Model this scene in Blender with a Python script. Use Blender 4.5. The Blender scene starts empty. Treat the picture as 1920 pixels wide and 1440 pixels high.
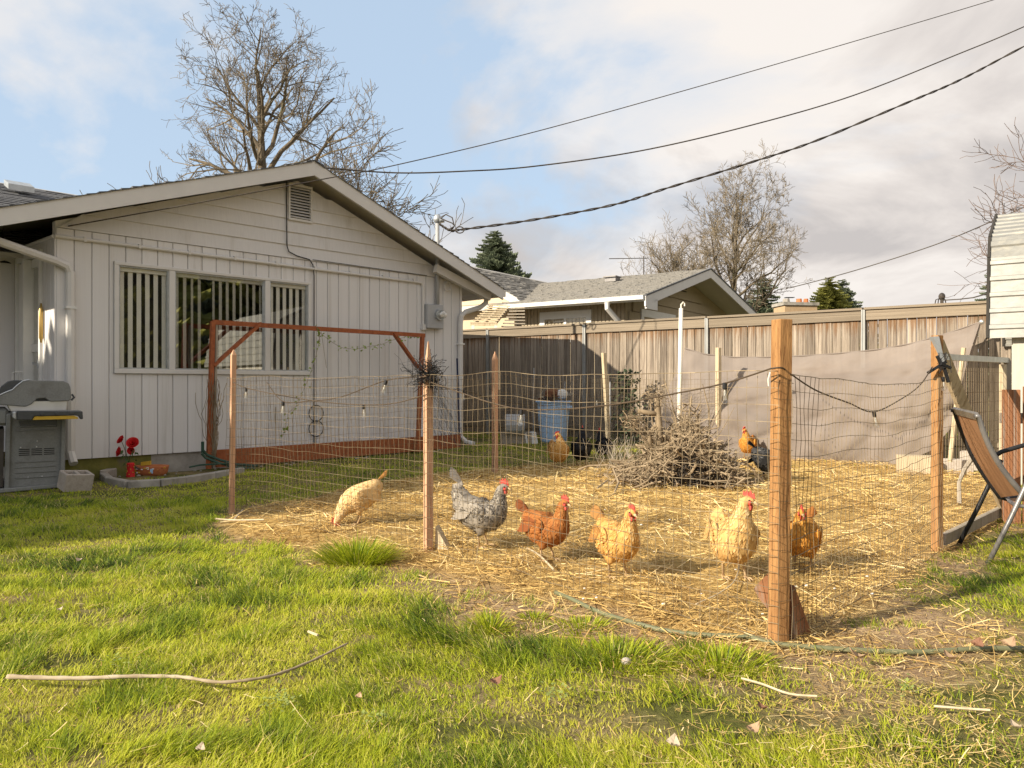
import bpy, math, random
import numpy as np
from mathutils import Vector, Matrix, Quaternion
R = math.radians
rnd = random.Random(7)
rng = np.random.default_rng(11)
scene = bpy.context.scene
COL = scene.collection
F, H = 1440.0, 1.2            # focal length in pixels of a 1920 wide frame, eye height

# ------------------------------------------------------------------ camera
cd = bpy.data.cameras.new('camera'); cam = bpy.data.objects.new('camera', cd); COL.objects.link(cam)
cd.sensor_width = 36; cd.lens = 36 * F / 1920; cd.clip_end = 3000; cd.clip_start = .05
cam.location = (0, 0, H); cam.rotation_euler = (R(90), 0, 0)
scene.camera = cam
scene.view_settings.view_transform = 'Standard'; scene.view_settings.look = 'None'
scene.view_settings.exposure = 0.87; scene.view_settings.gamma = 1; scene.view_settings.use_curve_mapping = False
scene.render.resolution_x = 1024; scene.render.resolution_y = 768
scene.cycles.max_bounces = 8; scene.cycles.transparent_max_bounces = 24; scene.cycles.use_denoising = True

# ------------------------------------------------------------------ node helper
def nd(t, typ, ins=None, **props):
    n = t.nodes.new(typ)
    for k, v in props.items(): setattr(n, k, v)
    for k, v in (ins or {}).items():
        s = n.inputs[k]
        if isinstance(v, bpy.types.NodeSocket): t.links.new(v, s)
        else:
            if isinstance(v, tuple) and len(v) == 3 and s.type == 'RGBA': v = v + (1,)
            s.default_value = v
    return n
def ramp(t, fac, stops, interp='LINEAR'):
    n = nd(t, 'ShaderNodeValToRGB', {'Fac': fac}); cr = n.color_ramp; cr.interpolation = interp
    while len(cr.elements) < len(stops): cr.elements.new(.5)
    for e, (p, c) in zip(cr.elements, stops):
        e.position = p; e.color = c if len(c) == 4 else tuple(c) + (1,)
    return n.outputs[0]
def mix(t, fac, a, b, mode='MIX'):
    n = nd(t, 'ShaderNodeMix', data_type='RGBA', blend_type=mode)
    for s, v in ((n.inputs[0], fac), (n.inputs[6], a), (n.inputs[7], b)):
        if isinstance(v, bpy.types.NodeSocket): t.links.new(v, s)
        else: s.default_value = (v + (1,)) if isinstance(v, tuple) and len(v) == 3 else v
    return n.outputs[2]
def mth(t, op, a, b=None, c=None, clamp=False):
    n = nd(t, 'ShaderNodeMath', operation=op, use_clamp=clamp)
    for i, v in enumerate((a, b, c)):
        if v is None: continue
        if isinstance(v, bpy.types.NodeSocket): t.links.new(v, n.inputs[i])
        else: n.inputs[i].default_value = v
    return n.outputs[0]

# ------------------------------------------------------------------ sun and sky
SUN_D = Vector((.849, .529, 0)).normalized()            # where shadows run on the ground
SUN_EL = R(28)
sv = Vector((-SUN_D.x * math.cos(SUN_EL), -SUN_D.y * math.cos(SUN_EL), math.sin(SUN_EL)))
sl = bpy.data.lights.new('sun', 'SUN'); sl.energy = 4.7; sl.angle = R(.55); sl.color = (1, .88, .70)
so = bpy.data.objects.new('sun', sl); COL.objects.link(so); so.location = (-20, -10, 20)
so.rotation_euler = sv.to_track_quat('Z', 'Y').to_euler()
w = bpy.data.worlds.new('World'); scene.world = w; w.use_nodes = True
t = w.node_tree; t.nodes.clear()
sky = nd(t, 'ShaderNodeTexSky', sky_type='NISHITA', sun_disc=False, sun_elevation=SUN_EL,
         sun_rotation=math.atan2(sv.x, sv.y), air_density=1.0, dust_density=1.5, ozone_density=1.4)
CLOUD_OFF = (2.74, 0, 1.4)
tc = nd(t, 'ShaderNodeTexCoord')
sx = nd(t, 'ShaderNodeSeparateXYZ', {0: tc.outputs['Generated']})
zz = mth(t, 'ADD', mth(t, 'MAXIMUM', sx.outputs[2], 0.0), .30)
px_, py_ = mth(t, 'DIVIDE', sx.outputs[0], zz), mth(t, 'DIVIDE', sx.outputs[1], zz)
cv = nd(t, 'ShaderNodeCombineXYZ', {0: px_, 1: py_, 2: sx.outputs[2]})
mp = nd(t, 'ShaderNodeMapping', {'Vector': cv.outputs[0], 'Location': CLOUD_OFF, 'Scale': (1.0, 1.0, 1)})
n1 = nd(t, 'ShaderNodeTexNoise', {'Vector': mp.outputs[0], 'Scale': .9, 'Detail': 10, 'Roughness': .55, 'Distortion': .35})
n2 = nd(t, 'ShaderNodeTexNoise', {'Vector': mp.outputs[0], 'Scale': 1.75, 'Detail': 9, 'Roughness': .56, 'Distortion': .45})
bank = mth(t, 'MULTIPLY', mth(t, 'SUBTRACT', sx.outputs[0], -.20), .14)      # a cloud bank towards +x
cover = ramp(t, mth(t, 'ADD', n1.outputs[0], bank), [(.415, (0, 0, 0)), (.475, (.62, .62, .62)), (.56, (1, 1, 1))])
ccol = ramp(t, n2.outputs[0], [(.38, (3.4, 3.2, 3.12)), (.48, (4.35, 4.05, 3.85)), (.58, (5.3, 4.98, 4.7))])
skyc = mix(t, .65, sky.outputs[0], (2.6, 3.9, 5.4))
skyc = mix(t, .26, skyc, (4.7, 4.65, 4.6))
fin = mix(t, cover, skyc, ccol)
bg = nd(t, 'ShaderNodeBackground', {'Color': fin, 'Strength': .099})
wo = nd(t, 'ShaderNodeOutputWorld', {'Surface': bg.outputs[0]})

# ------------------------------------------------------------------ placing
def G(px, py): Y = F * H / (py - 720); return Vector(((px - 960) / F * Y, Y, 0))
def P(px, py, Y): return Vector(((px - 960) / F * Y, Y, H - (py - 720) / F * Y))
TH = Vector((.68954, .72425, 0)); NH = Vector((.72425, -.68954, 0)); P0 = Vector((-5.6066, 9.4426, 0))
HA = math.atan2(TH.y, TH.x)
def W(a, n, z): v = P0 + TH * a + NH * n; return Vector((v.x, v.y, z))
def sstep(a, b, x): q = np.clip((x - a) / (b - a), 0, 1); return q * q * (3 - 2 * q)
def vnoise(x, y, s=1.0, seed=0):
    x = np.asarray(x, float) * s + seed * 17.3; y = np.asarray(y, float) * s + seed * 9.1
    xi, yi = np.floor(x), np.floor(y); fx, fy = x - xi, y - yi
    fx = fx * fx * (3 - 2 * fx); fy = fy * fy * (3 - 2 * fy)
    def h(a, b): q = np.sin(a * 127.1 + b * 311.7 + seed * 74.7) * 43758.5453; return q - np.floor(q)
    return (h(xi, yi) * (1 - fx) + h(xi + 1, yi) * fx) * (1 - fy) + (h(xi, yi + 1) * (1 - fx) + h(xi + 1, yi + 1) * fx) * fy
def fbm(x, y, s=1.0, seed=0): return .55 * vnoise(x, y, s, seed) + .3 * vnoise(x, y, s * 2.1, seed + 1) + .15 * vnoise(x, y, s * 4.3, seed + 2)
def poly_dist(x, y, poly):      # signed distance, positive inside
    x = np.asarray(x, float); y = np.asarray(y, float); d = np.full(x.shape, 1e9); ins = np.zeros(x.shape, bool)
    n = len(poly)
    for i in range(n):
        ax, ay = poly[i]; bx, by = poly[(i + 1) % n]
        ex, ey = bx - ax, by - ay; q = np.clip(((x - ax) * ex + (y - ay) * ey) / (ex * ex + ey * ey), 0, 1)
        d = np.minimum(d, np.hypot(x - ax - q * ex, y - ay - q * ey))
        with np.errstate(divide='ignore', invalid='ignore'):
            c = ((ay > y) != (by > y)) & (x < (bx - ax) * (y - ay) / (by - ay) + ax)
        ins ^= c
    return np.where(ins, d, -d)
STRAW = [tuple(G(*p)[:2]) for p in [(395, 988), (440, 962), (640, 922), (800, 893), (1000, 874), (1140, 868), (1480, 858), (1700, 866),
        (1880, 900), (1900, 955), (1860, 985), (1780, 1040), (1690, 1110), (1520, 1205), (1440, 1222), (1250, 1200), (1050, 1130), (900, 1105), (800, 1072), (600, 1035), (480, 1012)]]
SOIL = [tuple(G(*p)[:2]) for p in [(395, 1000), (600, 1060), (780, 1090), (880, 1150), (900, 1185), (1010, 1215), (1150, 1255), (1320, 1275), (1520, 1290), (1800, 1275), (1930, 1262),
        (1930, 1185), (1720, 1140), (1800, 1070), (1900, 990), (1900, 900), (1000, 900), (440, 950)]]
def straw_mask(x, y): return sstep(-.14, .22, poly_dist(x, y, STRAW) + .35 * (fbm(x, y, 2.2, 3) - .5))
def soil_mask(x, y): return sstep(-.25, .3, poly_dist(x, y, SOIL) + .7 * (fbm(x, y, 2.6, 5) - .5))
def gz(x, y):
    x = np.asarray(x, float); y = np.asarray(y, float)
    near = sstep(120, 30, np.hypot(x, y))
    return (.09 * sstep(11, 17, y) + near * (.05 * (fbm(x, y, .9, 8) - .5) + .03 * (fbm(x, y, 3.1, 9) - .5)) + (.045 + .05 * (fbm(x, y, 3.6, 77) - .5)) * sstep(0, .6, poly_dist(x, y, STRAW)))
def gzf(x, y): return float(gz(x, y))
def GG(px, py, dz=0): v = G(px, py); v.z = gzf(v.x, v.y) + dz; return v

# ------------------------------------------------------------------ mesh builder
class MB:
    def __init__(s): s.v = []; s.f = []
    def quad(s, a, b, c, d): i = len(s.v); s.v += [tuple(a), tuple(b), tuple(c), tuple(d)]; s.f.append((i, i + 1, i + 2, i + 3)); return s
    def obox(s, c, u, v, w):
        c = Vector(c); u = Vector(u); v = Vector(v); w = Vector(w)
        if u.cross(v).dot(w) < 0: w = -w
        i = len(s.v)
        for k in ((-1, -1, -1), (1, -1, -1), (1, 1, -1), (-1, 1, -1), (-1, -1, 1), (1, -1, 1), (1, 1, 1), (-1, 1, 1)):
            s.v.append(tuple(c + u * k[0] + v * k[1] + w * k[2]))
        s.f += [(i + a, i + b, i + c_, i + d) for a, b, c_, d in ((0, 3, 2, 1), (4, 5, 6, 7), (0, 1, 5, 4), (1, 2, 6, 5), (2, 3, 7, 6), (3, 0, 4, 7))]
        return s
    def box(s, x0, x1, y0, y1, z0, z1):
        return s.obox(((x0 + x1) / 2, (y0 + y1) / 2, (z0 + z1) / 2), ((x1 - x0) / 2, 0, 0), (0, (y1 - y0) / 2, 0), (0, 0, (z1 - z0) / 2))
    def beam(s, p, q, w, h, up=(0, 0, 1)):
        p = Vector(p); q = Vector(q); d = q - p; L = d.length; d.normalize()
        sd = d.cross(Vector(up));
        if sd.length < 1e-4: sd = d.cross(Vector((1, 0, 0)))
        sd.normalize(); u2 = sd.cross(d)
        return s.obox((p + q) / 2, d * L / 2, sd * w / 2, u2 * h / 2)
    def prism(s, poly, ext):
        ext = Vector(ext); i = len(s.v); n = len(poly)
        s.v += [tuple(Vector(p)) for p in poly] + [tuple(Vector(p) + ext) for p in poly]
        s.f.append(tuple(range(i + n - 1, i - 1, -1))); s.f.append(tuple(range(i + n, i + 2 * n)))
        for k in range(n): s.f.append((i + k, i + (k + 1) % n, i + n + (k + 1) % n, i + n + k))
        return s
    def tube(s, pts, r, n=6, cap=True):
        pts = [Vector(p) for p in pts]; m = len(pts)
        rs = r if isinstance(r, (list, tuple)) else [r] * m
        d0 = (pts[1] - pts[0]).normalized(); a = d0.orthogonal().normalized(); i = len(s.v)
        for k, p in enumerate(pts):
            d = (pts[min(k + 1, m - 1)] - pts[max(k - 1, 0)])
            if d.length < 1e-9: d = d0
            d = d.normalized(); a = a - d * a.dot(d)
            if a.length < 1e-6: a = d.orthogonal()
            a.normalize(); b = d.cross(a)
            for j in range(n):
                g = 2 * math.pi * j / n; s.v.append(tuple(p + (a * math.cos(g) + b * math.sin(g)) * rs[k]))
        for k in range(m - 1):
            for j in range(n):
                j2 = (j + 1) % n; s.f.append((i + k * n + j, i + k * n + j2, i + (k + 1) * n + j2, i + (k + 1) * n + j))
        if cap: s.f.append(tuple(i + j for j in range(n - 1, -1, -1))); s.f.append(tuple(i + (m - 1) * n + j for j in range(n)))
        return s
    def rings(s, rr, cap=True):
        n = len(rr[0]); i = len(s.v)
        for q in rr: s.v += [tuple(p) for p in q]
        for k in range(len(rr) - 1):
            for j in range(n):
                j2 = (j + 1) % n; s.f.append((i + k * n + j, i + k * n + j2, i + (k + 1) * n + j2, i + (k + 1) * n + j))
        if cap: s.f.append(tuple(i + j for j in range(n - 1, -1, -1))); s.f.append(tuple(i + (len(rr) - 1) * n + j for j in range(n)))
        return s
    def lathe(s, c, prof, n=16):
        c = Vector(c); return s.rings([[c + Vector((r * math.cos(2 * math.pi * j / n), r * math.sin(2 * math.pi * j / n), z)) for j in range(n)] for r, z in prof])
    def ball(s, c, rx, ry=None, rz=None, n=10, m=6):
        ry = ry or rx; rz = rz or rx; c = Vector(c)
        return s.rings([[c + Vector((rx * math.sin(R(8 + 164 * k / m)) * math.cos(2 * math.pi * j / n), ry * math.sin(R(8 + 164 * k / m)) * math.sin(2 * math.pi * j / n), -rz * math.cos(R(8 + 164 * k / m)))) for j in range(n)] for k in range(m + 1)])
    def mesh(s, name, mat, off=None, smooth=False):
        me = bpy.data.meshes.new(name)
        v = s.v if off is None else [(a - off[0], b - off[1], c - off[2]) for a, b, c in s.v]
        me.from_pydata(v, [], s.f); me.materials.append(mat)
        if smooth: me.polygons.foreach_set('use_smooth', [True] * len(me.polygons))
        me.update(); return me
    def build(s, name, mat, parent=None, local=False, smooth=False, kind=None, label=None, bev=0):
        off = None
        if parent is not None and not local: off = parent.get('wl') or (0, 0, 0)
        o = bpy.data.objects.new(name, s.mesh(name, mat, off, smooth)); COL.objects.link(o)
        if parent is not None:
            o.parent = parent
            if not local: o['wl'] = tuple(off)
        if kind: o['kind'] = kind
        if label: o['label'] = label
        if bev:
            b = o.modifiers.new('bevel', 'BEVEL'); b.width = bev; b.segments = 1; b.limit_method = 'ANGLE'
        return o
def thing(name, label, cat, loc=(0, 0, 0), rz=0, group=None):
    o = bpy.data.objects.new(name, None); COL.objects.link(o); o.location = loc; o.rotation_euler = (0, 0, rz)
    o.empty_display_size = .2; o['label'] = label; o['category'] = cat; o['wl'] = tuple(loc)
    if group: o['group'] = group
    return o
def tag(o, label, cat, group=None):
    o['label'] = label; o['category'] = cat
    if group: o['group'] = group
    return o
def place(mesh, name, parent, loc, rot=(0, 0, 0), scale=(1, 1, 1), label=None):   # one shared-mesh piece, world coordinates
    o = bpy.data.objects.new(name, mesh); COL.objects.link(o); o.parent = parent
    off = parent.get('wl') or (0, 0, 0)
    o.location = (loc[0] - off[0], loc[1] - off[1], loc[2] - off[2]); o.rotation_euler = rot; o.scale = scale
    if label: o['label'] = label
    return o
def unit_board(mat, name='board', bx=.03, bz=.004):   # bevelled unit box, front edges chamfered
    m = MB(); a, b = .5, .5
    out = []
    for z in (-.5, .5):
        out.append([(-a + bx, -b, z), (a - bx, -b, z), (a, -b + .25, z), (a, b, z), (-a, b, z), (-a, -b + .25, z)])
    m.rings(out); return m.mesh(name, mat)

# ------------------------------------------------------------------ materials
MATS = {}
def pm(name, c1, c2=None, scale=6, detail=6, stretch=(1, 1, 1), rough=.75, bump=.0, coord='Object', rv=0.0, spec=.3, metal=0, c3=None, s3=2.0, t3=(.55, .7), stretch3=None, trans=0, bdist=.01):
    m = bpy.data.materials.new(name); m.use_nodes = True; t = m.node_tree; t.nodes.clear(); MATS[name] = m
    tc = nd(t, 'ShaderNodeTexCoord'); oi = nd(t, 'ShaderNodeObjectInfo')
    W4 = mth(t, 'MULTIPLY', oi.outputs['Random'], 57.0)
    mp = nd(t, 'ShaderNodeMapping', {'Vector': tc.outputs[coord], 'Scale': stretch})
    no = nd(t, 'ShaderNodeTexNoise', {'Vector': mp.outputs[0], 'W': W4, 'Scale': scale, 'Detail': detail, 'Roughness': .62}, noise_dimensions='4D')
    col = ramp(t, no.outputs[0], [(.3, c1), (.7, c2 or c1)])
    if c3:
        mp3 = nd(t, 'ShaderNodeMapping', {'Vector': tc.outputs[coord], 'Scale': stretch3 or stretch})
        n3 = nd(t, 'ShaderNodeTexNoise', {'Vector': mp3.outputs[0], 'W': mth(t, 'ADD', W4, 9.0), 'Scale': s3, 'Detail': 7, 'Roughness': .65}, noise_dimensions='4D')
        col = mix(t, ramp(t, n3.outputs[0], [(t3[0], (0, 0, 0)), (t3[1], (1, 1, 1))]), col, c3)
    if rv:
        val = mth(t, 'MULTIPLY_ADD', oi.outputs['Random'], 2 * rv, 1 - rv)
        col = nd(t, 'ShaderNodeHueSaturation', {'Color': col, 'Value': val}).outputs[0]
    b = nd(t, 'ShaderNodeBsdfPrincipled', {'Base Color': col, 'Roughness': rough, 'Specular IOR Level': spec, 'Metallic': metal})
    if bump:
        bn = nd(t, 'ShaderNodeBump', {'Height': no.outputs[0], 'Strength': bump, 'Distance': bdist}); t.links.new(bn.outputs[0], b.inputs['Normal'])
    sh = b.outputs[0]
    if trans:
        tr = nd(t, 'ShaderNodeBsdfTranslucent', {'Color': col}); sh = nd(t, 'ShaderNodeMixShader', {0: trans, 1: sh, 2: tr.outputs[0]}).outputs[0]
    nd(t, 'ShaderNodeOutputMaterial', {'Surface': sh}); return m
WALL = pm('wall_paint', (.655, .64, .635), (.715, .70, .69), scale=3, rough=.6, bump=.25, stretch=(14, 14, .8), rv=.04, bdist=.003, c3=(.47, .44, .40), s3=1.3, t3=(.54, .78), stretch3=(2, 2, .3))
TRIM = pm('trim_paint', (.63, .61, .585), (.69, .67, .64), scale=4, rough=.5, bump=.1, bdist=.003)
PALE = pm('pale_white_paint', (.68, .68, .66), (.76, .75, .72), scale=5, rough=.45)
SOFF = pm('soffit_paint', (.50, .48, .45), (.56, .54, .50), scale=4)
CONC = pm('concrete', (.24, .22, .19), (.40, .37, .33), scale=7, rough=.95, bump=.5, c3=(.10, .095, .08), s3=2.5, t3=(.55, .75))
MOSS = pm('mossy_concrete', (.12, .12, .03), (.22, .20, .05), scale=9, rough=1, bump=.6, c3=(.16, .14, .11), s3=3, t3=(.5, .7))
CINDER = pm('cinder_block', (.33, .29, .25), (.46, .41, .36), scale=30, rough=1, bump=.7)
SHING = pm('asphalt_shingle', (.15, .145, .135), (.30, .285, .26), scale=26, rough=.95, bump=.3, rv=.0, coord='Object', c3=(.10, .10, .095), s3=5)
SHINGD = pm('dark_shingle', (.07, .075, .085), (.15, .15, .155), scale=30, rough=.9, bump=.3)
FENCE = None
def fence_mat():
    m = bpy.data.materials.new('weathered_fence'); m.use_nodes = True; t = m.node_tree; t.nodes.clear()
    tc = nd(t, 'ShaderNodeTexCoord'); oi = nd(t, 'ShaderNodeObjectInfo'); W4 = mth(t, 'MULTIPLY', oi.outputs['Random'], 91.0)
    mp = nd(t, 'ShaderNodeMapping', {'Vector': tc.outputs['Object'], 'Scale': (1.6, 1.0, .9)})
    g = nd(t, 'ShaderNodeTexNoise', {'Vector': mp.outputs[0], 'W': W4, 'Scale': 3.4, 'Detail': 9, 'Roughness': .7, 'Distortion': .5}, noise_dimensions='4D')
    mp2 = nd(t, 'ShaderNodeMapping', {'Vector': tc.outputs['Object'], 'Scale': (16, 1.0, .7)})
    g2 = nd(t, 'ShaderNodeTexNoise', {'Vector': mp2.outputs[0], 'W': W4, 'Scale': 1.6, 'Detail': 8, 'Roughness': .65, 'Distortion': .3}, noise_dimensions='4D')
    base = ramp(t, g2.outputs[0], [(.30, (.06, .05, .04)), (.43, (.20, .165, .13)), (.56, (.35, .295, .235)), (.76, (.50, .43, .345))])
    stain = ramp(t, g.outputs[0], [(.44, (0, 0, 0)), (.62, (.95, .95, .95))])
    col = mix(t, stain, base, (.125, .10, .08))
    sep = nd(t, 'ShaderNodeSeparateXYZ', {0: tc.outputs['Object']})
    top = mth(t, 'ADD', sep.outputs[2], mth(t, 'MULTIPLY', mth(t, 'SUBTRACT', g.outputs[0], .5), .55))
    brown = ramp(t, top, [(.40, (0, 0, 0)), (.52, (.85, .85, .85))])
    col = mix(t, brown, col, (.16, .083, .035))
    kv = nd(t, 'ShaderNodeTexVoronoi', {'Vector': nd(t, 'ShaderNodeMapping', {'Vector': tc.outputs['Object'], 'Scale': (.9, .1, 2.6)}).outputs[0], 'W': W4, 'Scale': 1.3}, voronoi_dimensions='4D')
    kn = ramp(t, kv.outputs['Distance'], [(.04, (1, 1, 1)), (.10, (0, 0, 0))])
    col = mix(t, kn, col, (.06, .035, .02))
    hv = nd(t, 'ShaderNodeHueSaturation', {'Color': col, 'Value': mth(t, 'MULTIPLY_ADD', oi.outputs['Random'], .55, .82)})
    b = nd(t, 'ShaderNodeBsdfPrincipled', {'Base Color': hv.outputs[0], 'Roughness': .9, 'Specular IOR Level': .15})
    bn = nd(t, 'ShaderNodeBump', {'Height': g2.outputs[0], 'Strength': .6, 'Distance': .006}); t.links.new(bn.outputs[0], b.inputs['Normal'])
    nd(t, 'ShaderNodeOutputMaterial', {'Surface': b.outputs[0]}); return m
FENCE = fence_mat()
CAPW = pm('fence_cap_wood', (.15, .12, .088), (.33, .275, .205), scale=2.2, stretch=(1.2, 14, 14), rough=.9, bump=.5, c3=(.13, .10, .075), s3=1.2, t3=(.5, .75), rv=.12)
GALV = pm('galvanized_steel', (.36, .38, .39), (.52, .54, .55), scale=12, rough=.45, metal=.6)
STEELW = pm('fence_wire', (.10, .072, .042), (.27, .215, .14), scale=4, rough=.5, metal=.5)
NEWW = pm('new_post_wood', (.22, .105, .038), (.44, .235, .09), scale=4.0, stretch=(13, 13, 1.6), rough=.8, bump=.8, c3=(.17, .07, .022), s3=5, t3=(.54, .66), stretch3=(18, 18, 2.6))
PINKW = pm('stake_wood', (.43, .235, .135), (.62, .385, .245), scale=3, stretch=(22, 22, .9), rough=.8, bump=.35, c3=(.36, .17, .09), s3=2.5, t3=(.58, .72), stretch3=(28, 28, .7))
PALEW = pm('pale_plank_wood', (.42, .34, .22), (.62, .52, .36), scale=3, stretch=(10, 10, 1), rough=.85, bump=.3, c3=(.30, .22, .13), s3=2)
GREYW = pm('grey_old_wood', (.25, .215, .17), (.40, .35, .28), scale=4, stretch=(8, 8, 1), rough=.95, bump=.4)
REDW = pm('red_stained_wood', (.23, .062, .022), (.40, .125, .045), scale=3, stretch=(6, 6, 6), rough=.7, bump=.3, c3=(.14, .05, .03), s3=3, t3=(.55, .8))
BROWNW = pm('brown_board_wood', (.16, .065, .028), (.33, .15, .07), scale=2, stretch=(7, 7, .6), rough=.8, bump=.3, c3=(.26, .22, .18), s3=1.5, t3=(.55, .65))
BARK = pm('bare_bark', (.075, .058, .04), (.17, .135, .09), scale=3, rough=.95, bump=.5, coord='Object', c3=(.09, .085, .04), s3=.8)
TWIG = pm('bare_twigs', (.11, .09, .065), (.21, .17, .115), scale=2, rough=.9)
TWIGR = pm('reddish_twigs', (.10, .068, .052), (.19, .13, .095), scale=2, rough=.9)
NEEDLE = pm('conifer_needles', (.095, .125, .085), (.23, .26, .165), scale=1.2, rough=.8, trans=.3)
NEEDLEY = pm('yellow_green_needles', (.16, .17, .04), (.33, .32, .08), scale=1.2, rough=.8, trans=.3)
BLACK = pm('black_plastic', (.012, .012, .013), (.022, .022, .024), rough=.5)
CORD = pm('brown_cord', (.05, .035, .022), (.10, .07, .045), rough=.6)
DCABLE = pm('power_cable', (.035, .03, .028), (.09, .075, .06), scale=3, rough=.6)
WHITEP = pm('white_pvc', (.66, .62, .54), (.76, .72, .64), scale=6, rough=.45)
METALG = pm('grey_painted_metal', (.34, .345, .35), (.42, .425, .43), scale=5, rough=.45)
HOSE = pm('green_hose', (.115, .12, .06), (.175, .18, .105), scale=12, rough=.5, spec=.3)
BRUSH = pm('dry_brush', (.16, .115, .07), (.37, .29, .19), scale=3, rough=.95, bump=.3, c3=(.12, .09, .06), s3=5)
BLUE = pm('blue_plastic', (.34, .52, .76), (.44, .60, .82), scale=4, rough=.5, stretch=(6, 6, 1), c3=(.36, .47, .62), s3=3, t3=(.55, .8))
GRILLG = pm('grill_grey_enamel', (.17, .175, .168), (.235, .24, .228), c3=(.13, .125, .115), s3=5, t3=(.5, .75), scale=60, rough=.5, spec=.4)
GRILLD = pm('grill_dark_enamel', (.035, .04, .046), (.055, .06, .065), scale=40, rough=.3, spec=.5)
SILVER = pm('silver_trim', (.5, .5, .49), (.6, .6, .58), rough=.35, metal=.7)
YELLOW = pm('yellow_strip', (.55, .34, .03), (.62, .40, .05), rough=.5)
TERRA = pm('terracotta', (.42, .13, .05), (.52, .19, .08), scale=8, rough=.85, bump=.2)
REDP = pm('red_petal', (.55, .012, .018), (.70, .03, .03), scale=30, rough=.6, trans=.15)
LEAFG = pm('leaf_green', (.04, .085, .03), (.09, .15, .045), scale=20, rough=.6, trans=.2)
LEAFL = pm('vine_leaf', (.19, .28, .05), (.30, .38, .08), scale=20, rough=.6, trans=.3)
CORR = pm('corrugated_metal', (.20, .20, .19), (.28, .28, .26), scale=3, stretch=(.5, 5, 5), rough=.42, metal=.15, c3=(.38, .36, .30), s3=2, t3=(.52, .75))
CREAM = pm('cream_wall', (.52, .42, .29), (.58, .47, .33), scale=2, rough=.8)
TANW = pm('tan_siding', (.36, .30, .21), (.43, .36, .26), scale=3, stretch=(20, 20, .5), rough=.85)
CLOTH = pm('shade_cloth', (.265, .225, .198), (.335, .285, .25), scale=3, rough=.95, trans=.28, coord='Generated', c3=(.25, .20, .165), s3=4, t3=(.5, .75))
t = CLOTH.node_tree; out = [n for n in t.nodes if n.type == 'OUTPUT_MATERIAL'][0]; prev = out.inputs[0].links[0].from_socket   # open weave
t.links.new(nd(t, 'ShaderNodeMixShader', {0: .10, 1: prev, 2: nd(t, 'ShaderNodeBsdfTransparent').outputs[0]}).outputs[0], out.inputs[0])
SLING = pm('sling_mesh', (.30, .155, .075), (.40, .22, .115), scale=180, rough=.8, trans=.15)
CHAIRM = pm('chair_metal', (.16, .15, .15), (.24, .23, .22), scale=8, rough=.4, metal=.4)
BRICK = pm('chimney_brick', (.36, .25, .15), (.46, .33, .20), scale=9, rough=.95)
INK = pm('rust_brown', (.14, .05, .025), (.2, .09, .05), scale=9, rough=.9)
BRASS = pm('brass', (.45, .30, .09), (.6, .42, .15), rough=.35, metal=.6)
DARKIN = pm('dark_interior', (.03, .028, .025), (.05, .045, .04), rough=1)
BLIND = pm('blind_vane', (.76, .73, .66), (.84, .81, .74), rough=.7, scale=2)
POSTG = pm('dull_zinc_post', (.24, .245, .24), (.36, .365, .355), scale=9, rough=.55, metal=.3)
STICK = pm('fallen_stick_bark', (.22, .165, .10), (.44, .36, .25), scale=5, rough=.95, bump=.5, c3=(.52, .44, .32), s3=3, t3=(.5, .62))
def glass_mat(name, refl, tint=(.9, .92, .9), screen=0.0):
    m = bpy.data.materials.new(name); m.use_nodes = True; t = m.node_tree; t.nodes.clear()
    g = nd(t, 'ShaderNodeBsdfGlossy', {'Color': (.95, .95, .93), 'Roughness': .01}); tr = nd(t, 'ShaderNodeBsdfTransparent', {'Color': tint})
    lw = nd(t, 'ShaderNodeFresnel', {'IOR': 1.5}); fac = mth(t, 'ADD', mth(t, 'MULTIPLY', lw.outputs[0], 1.2), refl, clamp=True)
    s = nd(t, 'ShaderNodeMixShader', {0: fac, 1: tr.outputs[0], 2: g.outputs[0]}).outputs[0]
    if screen:
        tcn = nd(t, 'ShaderNodeTexCoord'); nn = nd(t, 'ShaderNodeTexNoise', {'Vector': tcn.outputs['Object'], 'Scale': 90, 'Detail': 2})
        dcol = ramp(t, nn.outputs[0], [(.35, (.07, .065, .06)), (.65, (.20, .19, .17))])
        d = nd(t, 'ShaderNodeBsdfDiffuse', {'Color': dcol}); s = nd(t, 'ShaderNodeMixShader', {0: screen, 1: s, 2: d.outputs[0]}).outputs[0]
    bf = nd(t, 'ShaderNodeNewGeometry').outputs['Backfacing']           # only the outer face mirrors
    s = nd(t, 'ShaderNodeMixShader', {0: bf, 1: s, 2: nd(t, 'ShaderNodeBsdfTransparent').outputs[0]}).outputs[0]
    nd(t, 'ShaderNodeOutputMaterial', {'Surface': s}); return m
GLASS = glass_mat('window_glass', .33, (.97, .98, .96)); GLASSS = glass_mat('screened_glass', .07, (.97, .98, .96), screen=.08); BULB = glass_mat('bulb_glass', .12, (.97, .95, .9))
METERG = glass_mat('meter_glass', .15)
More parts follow.
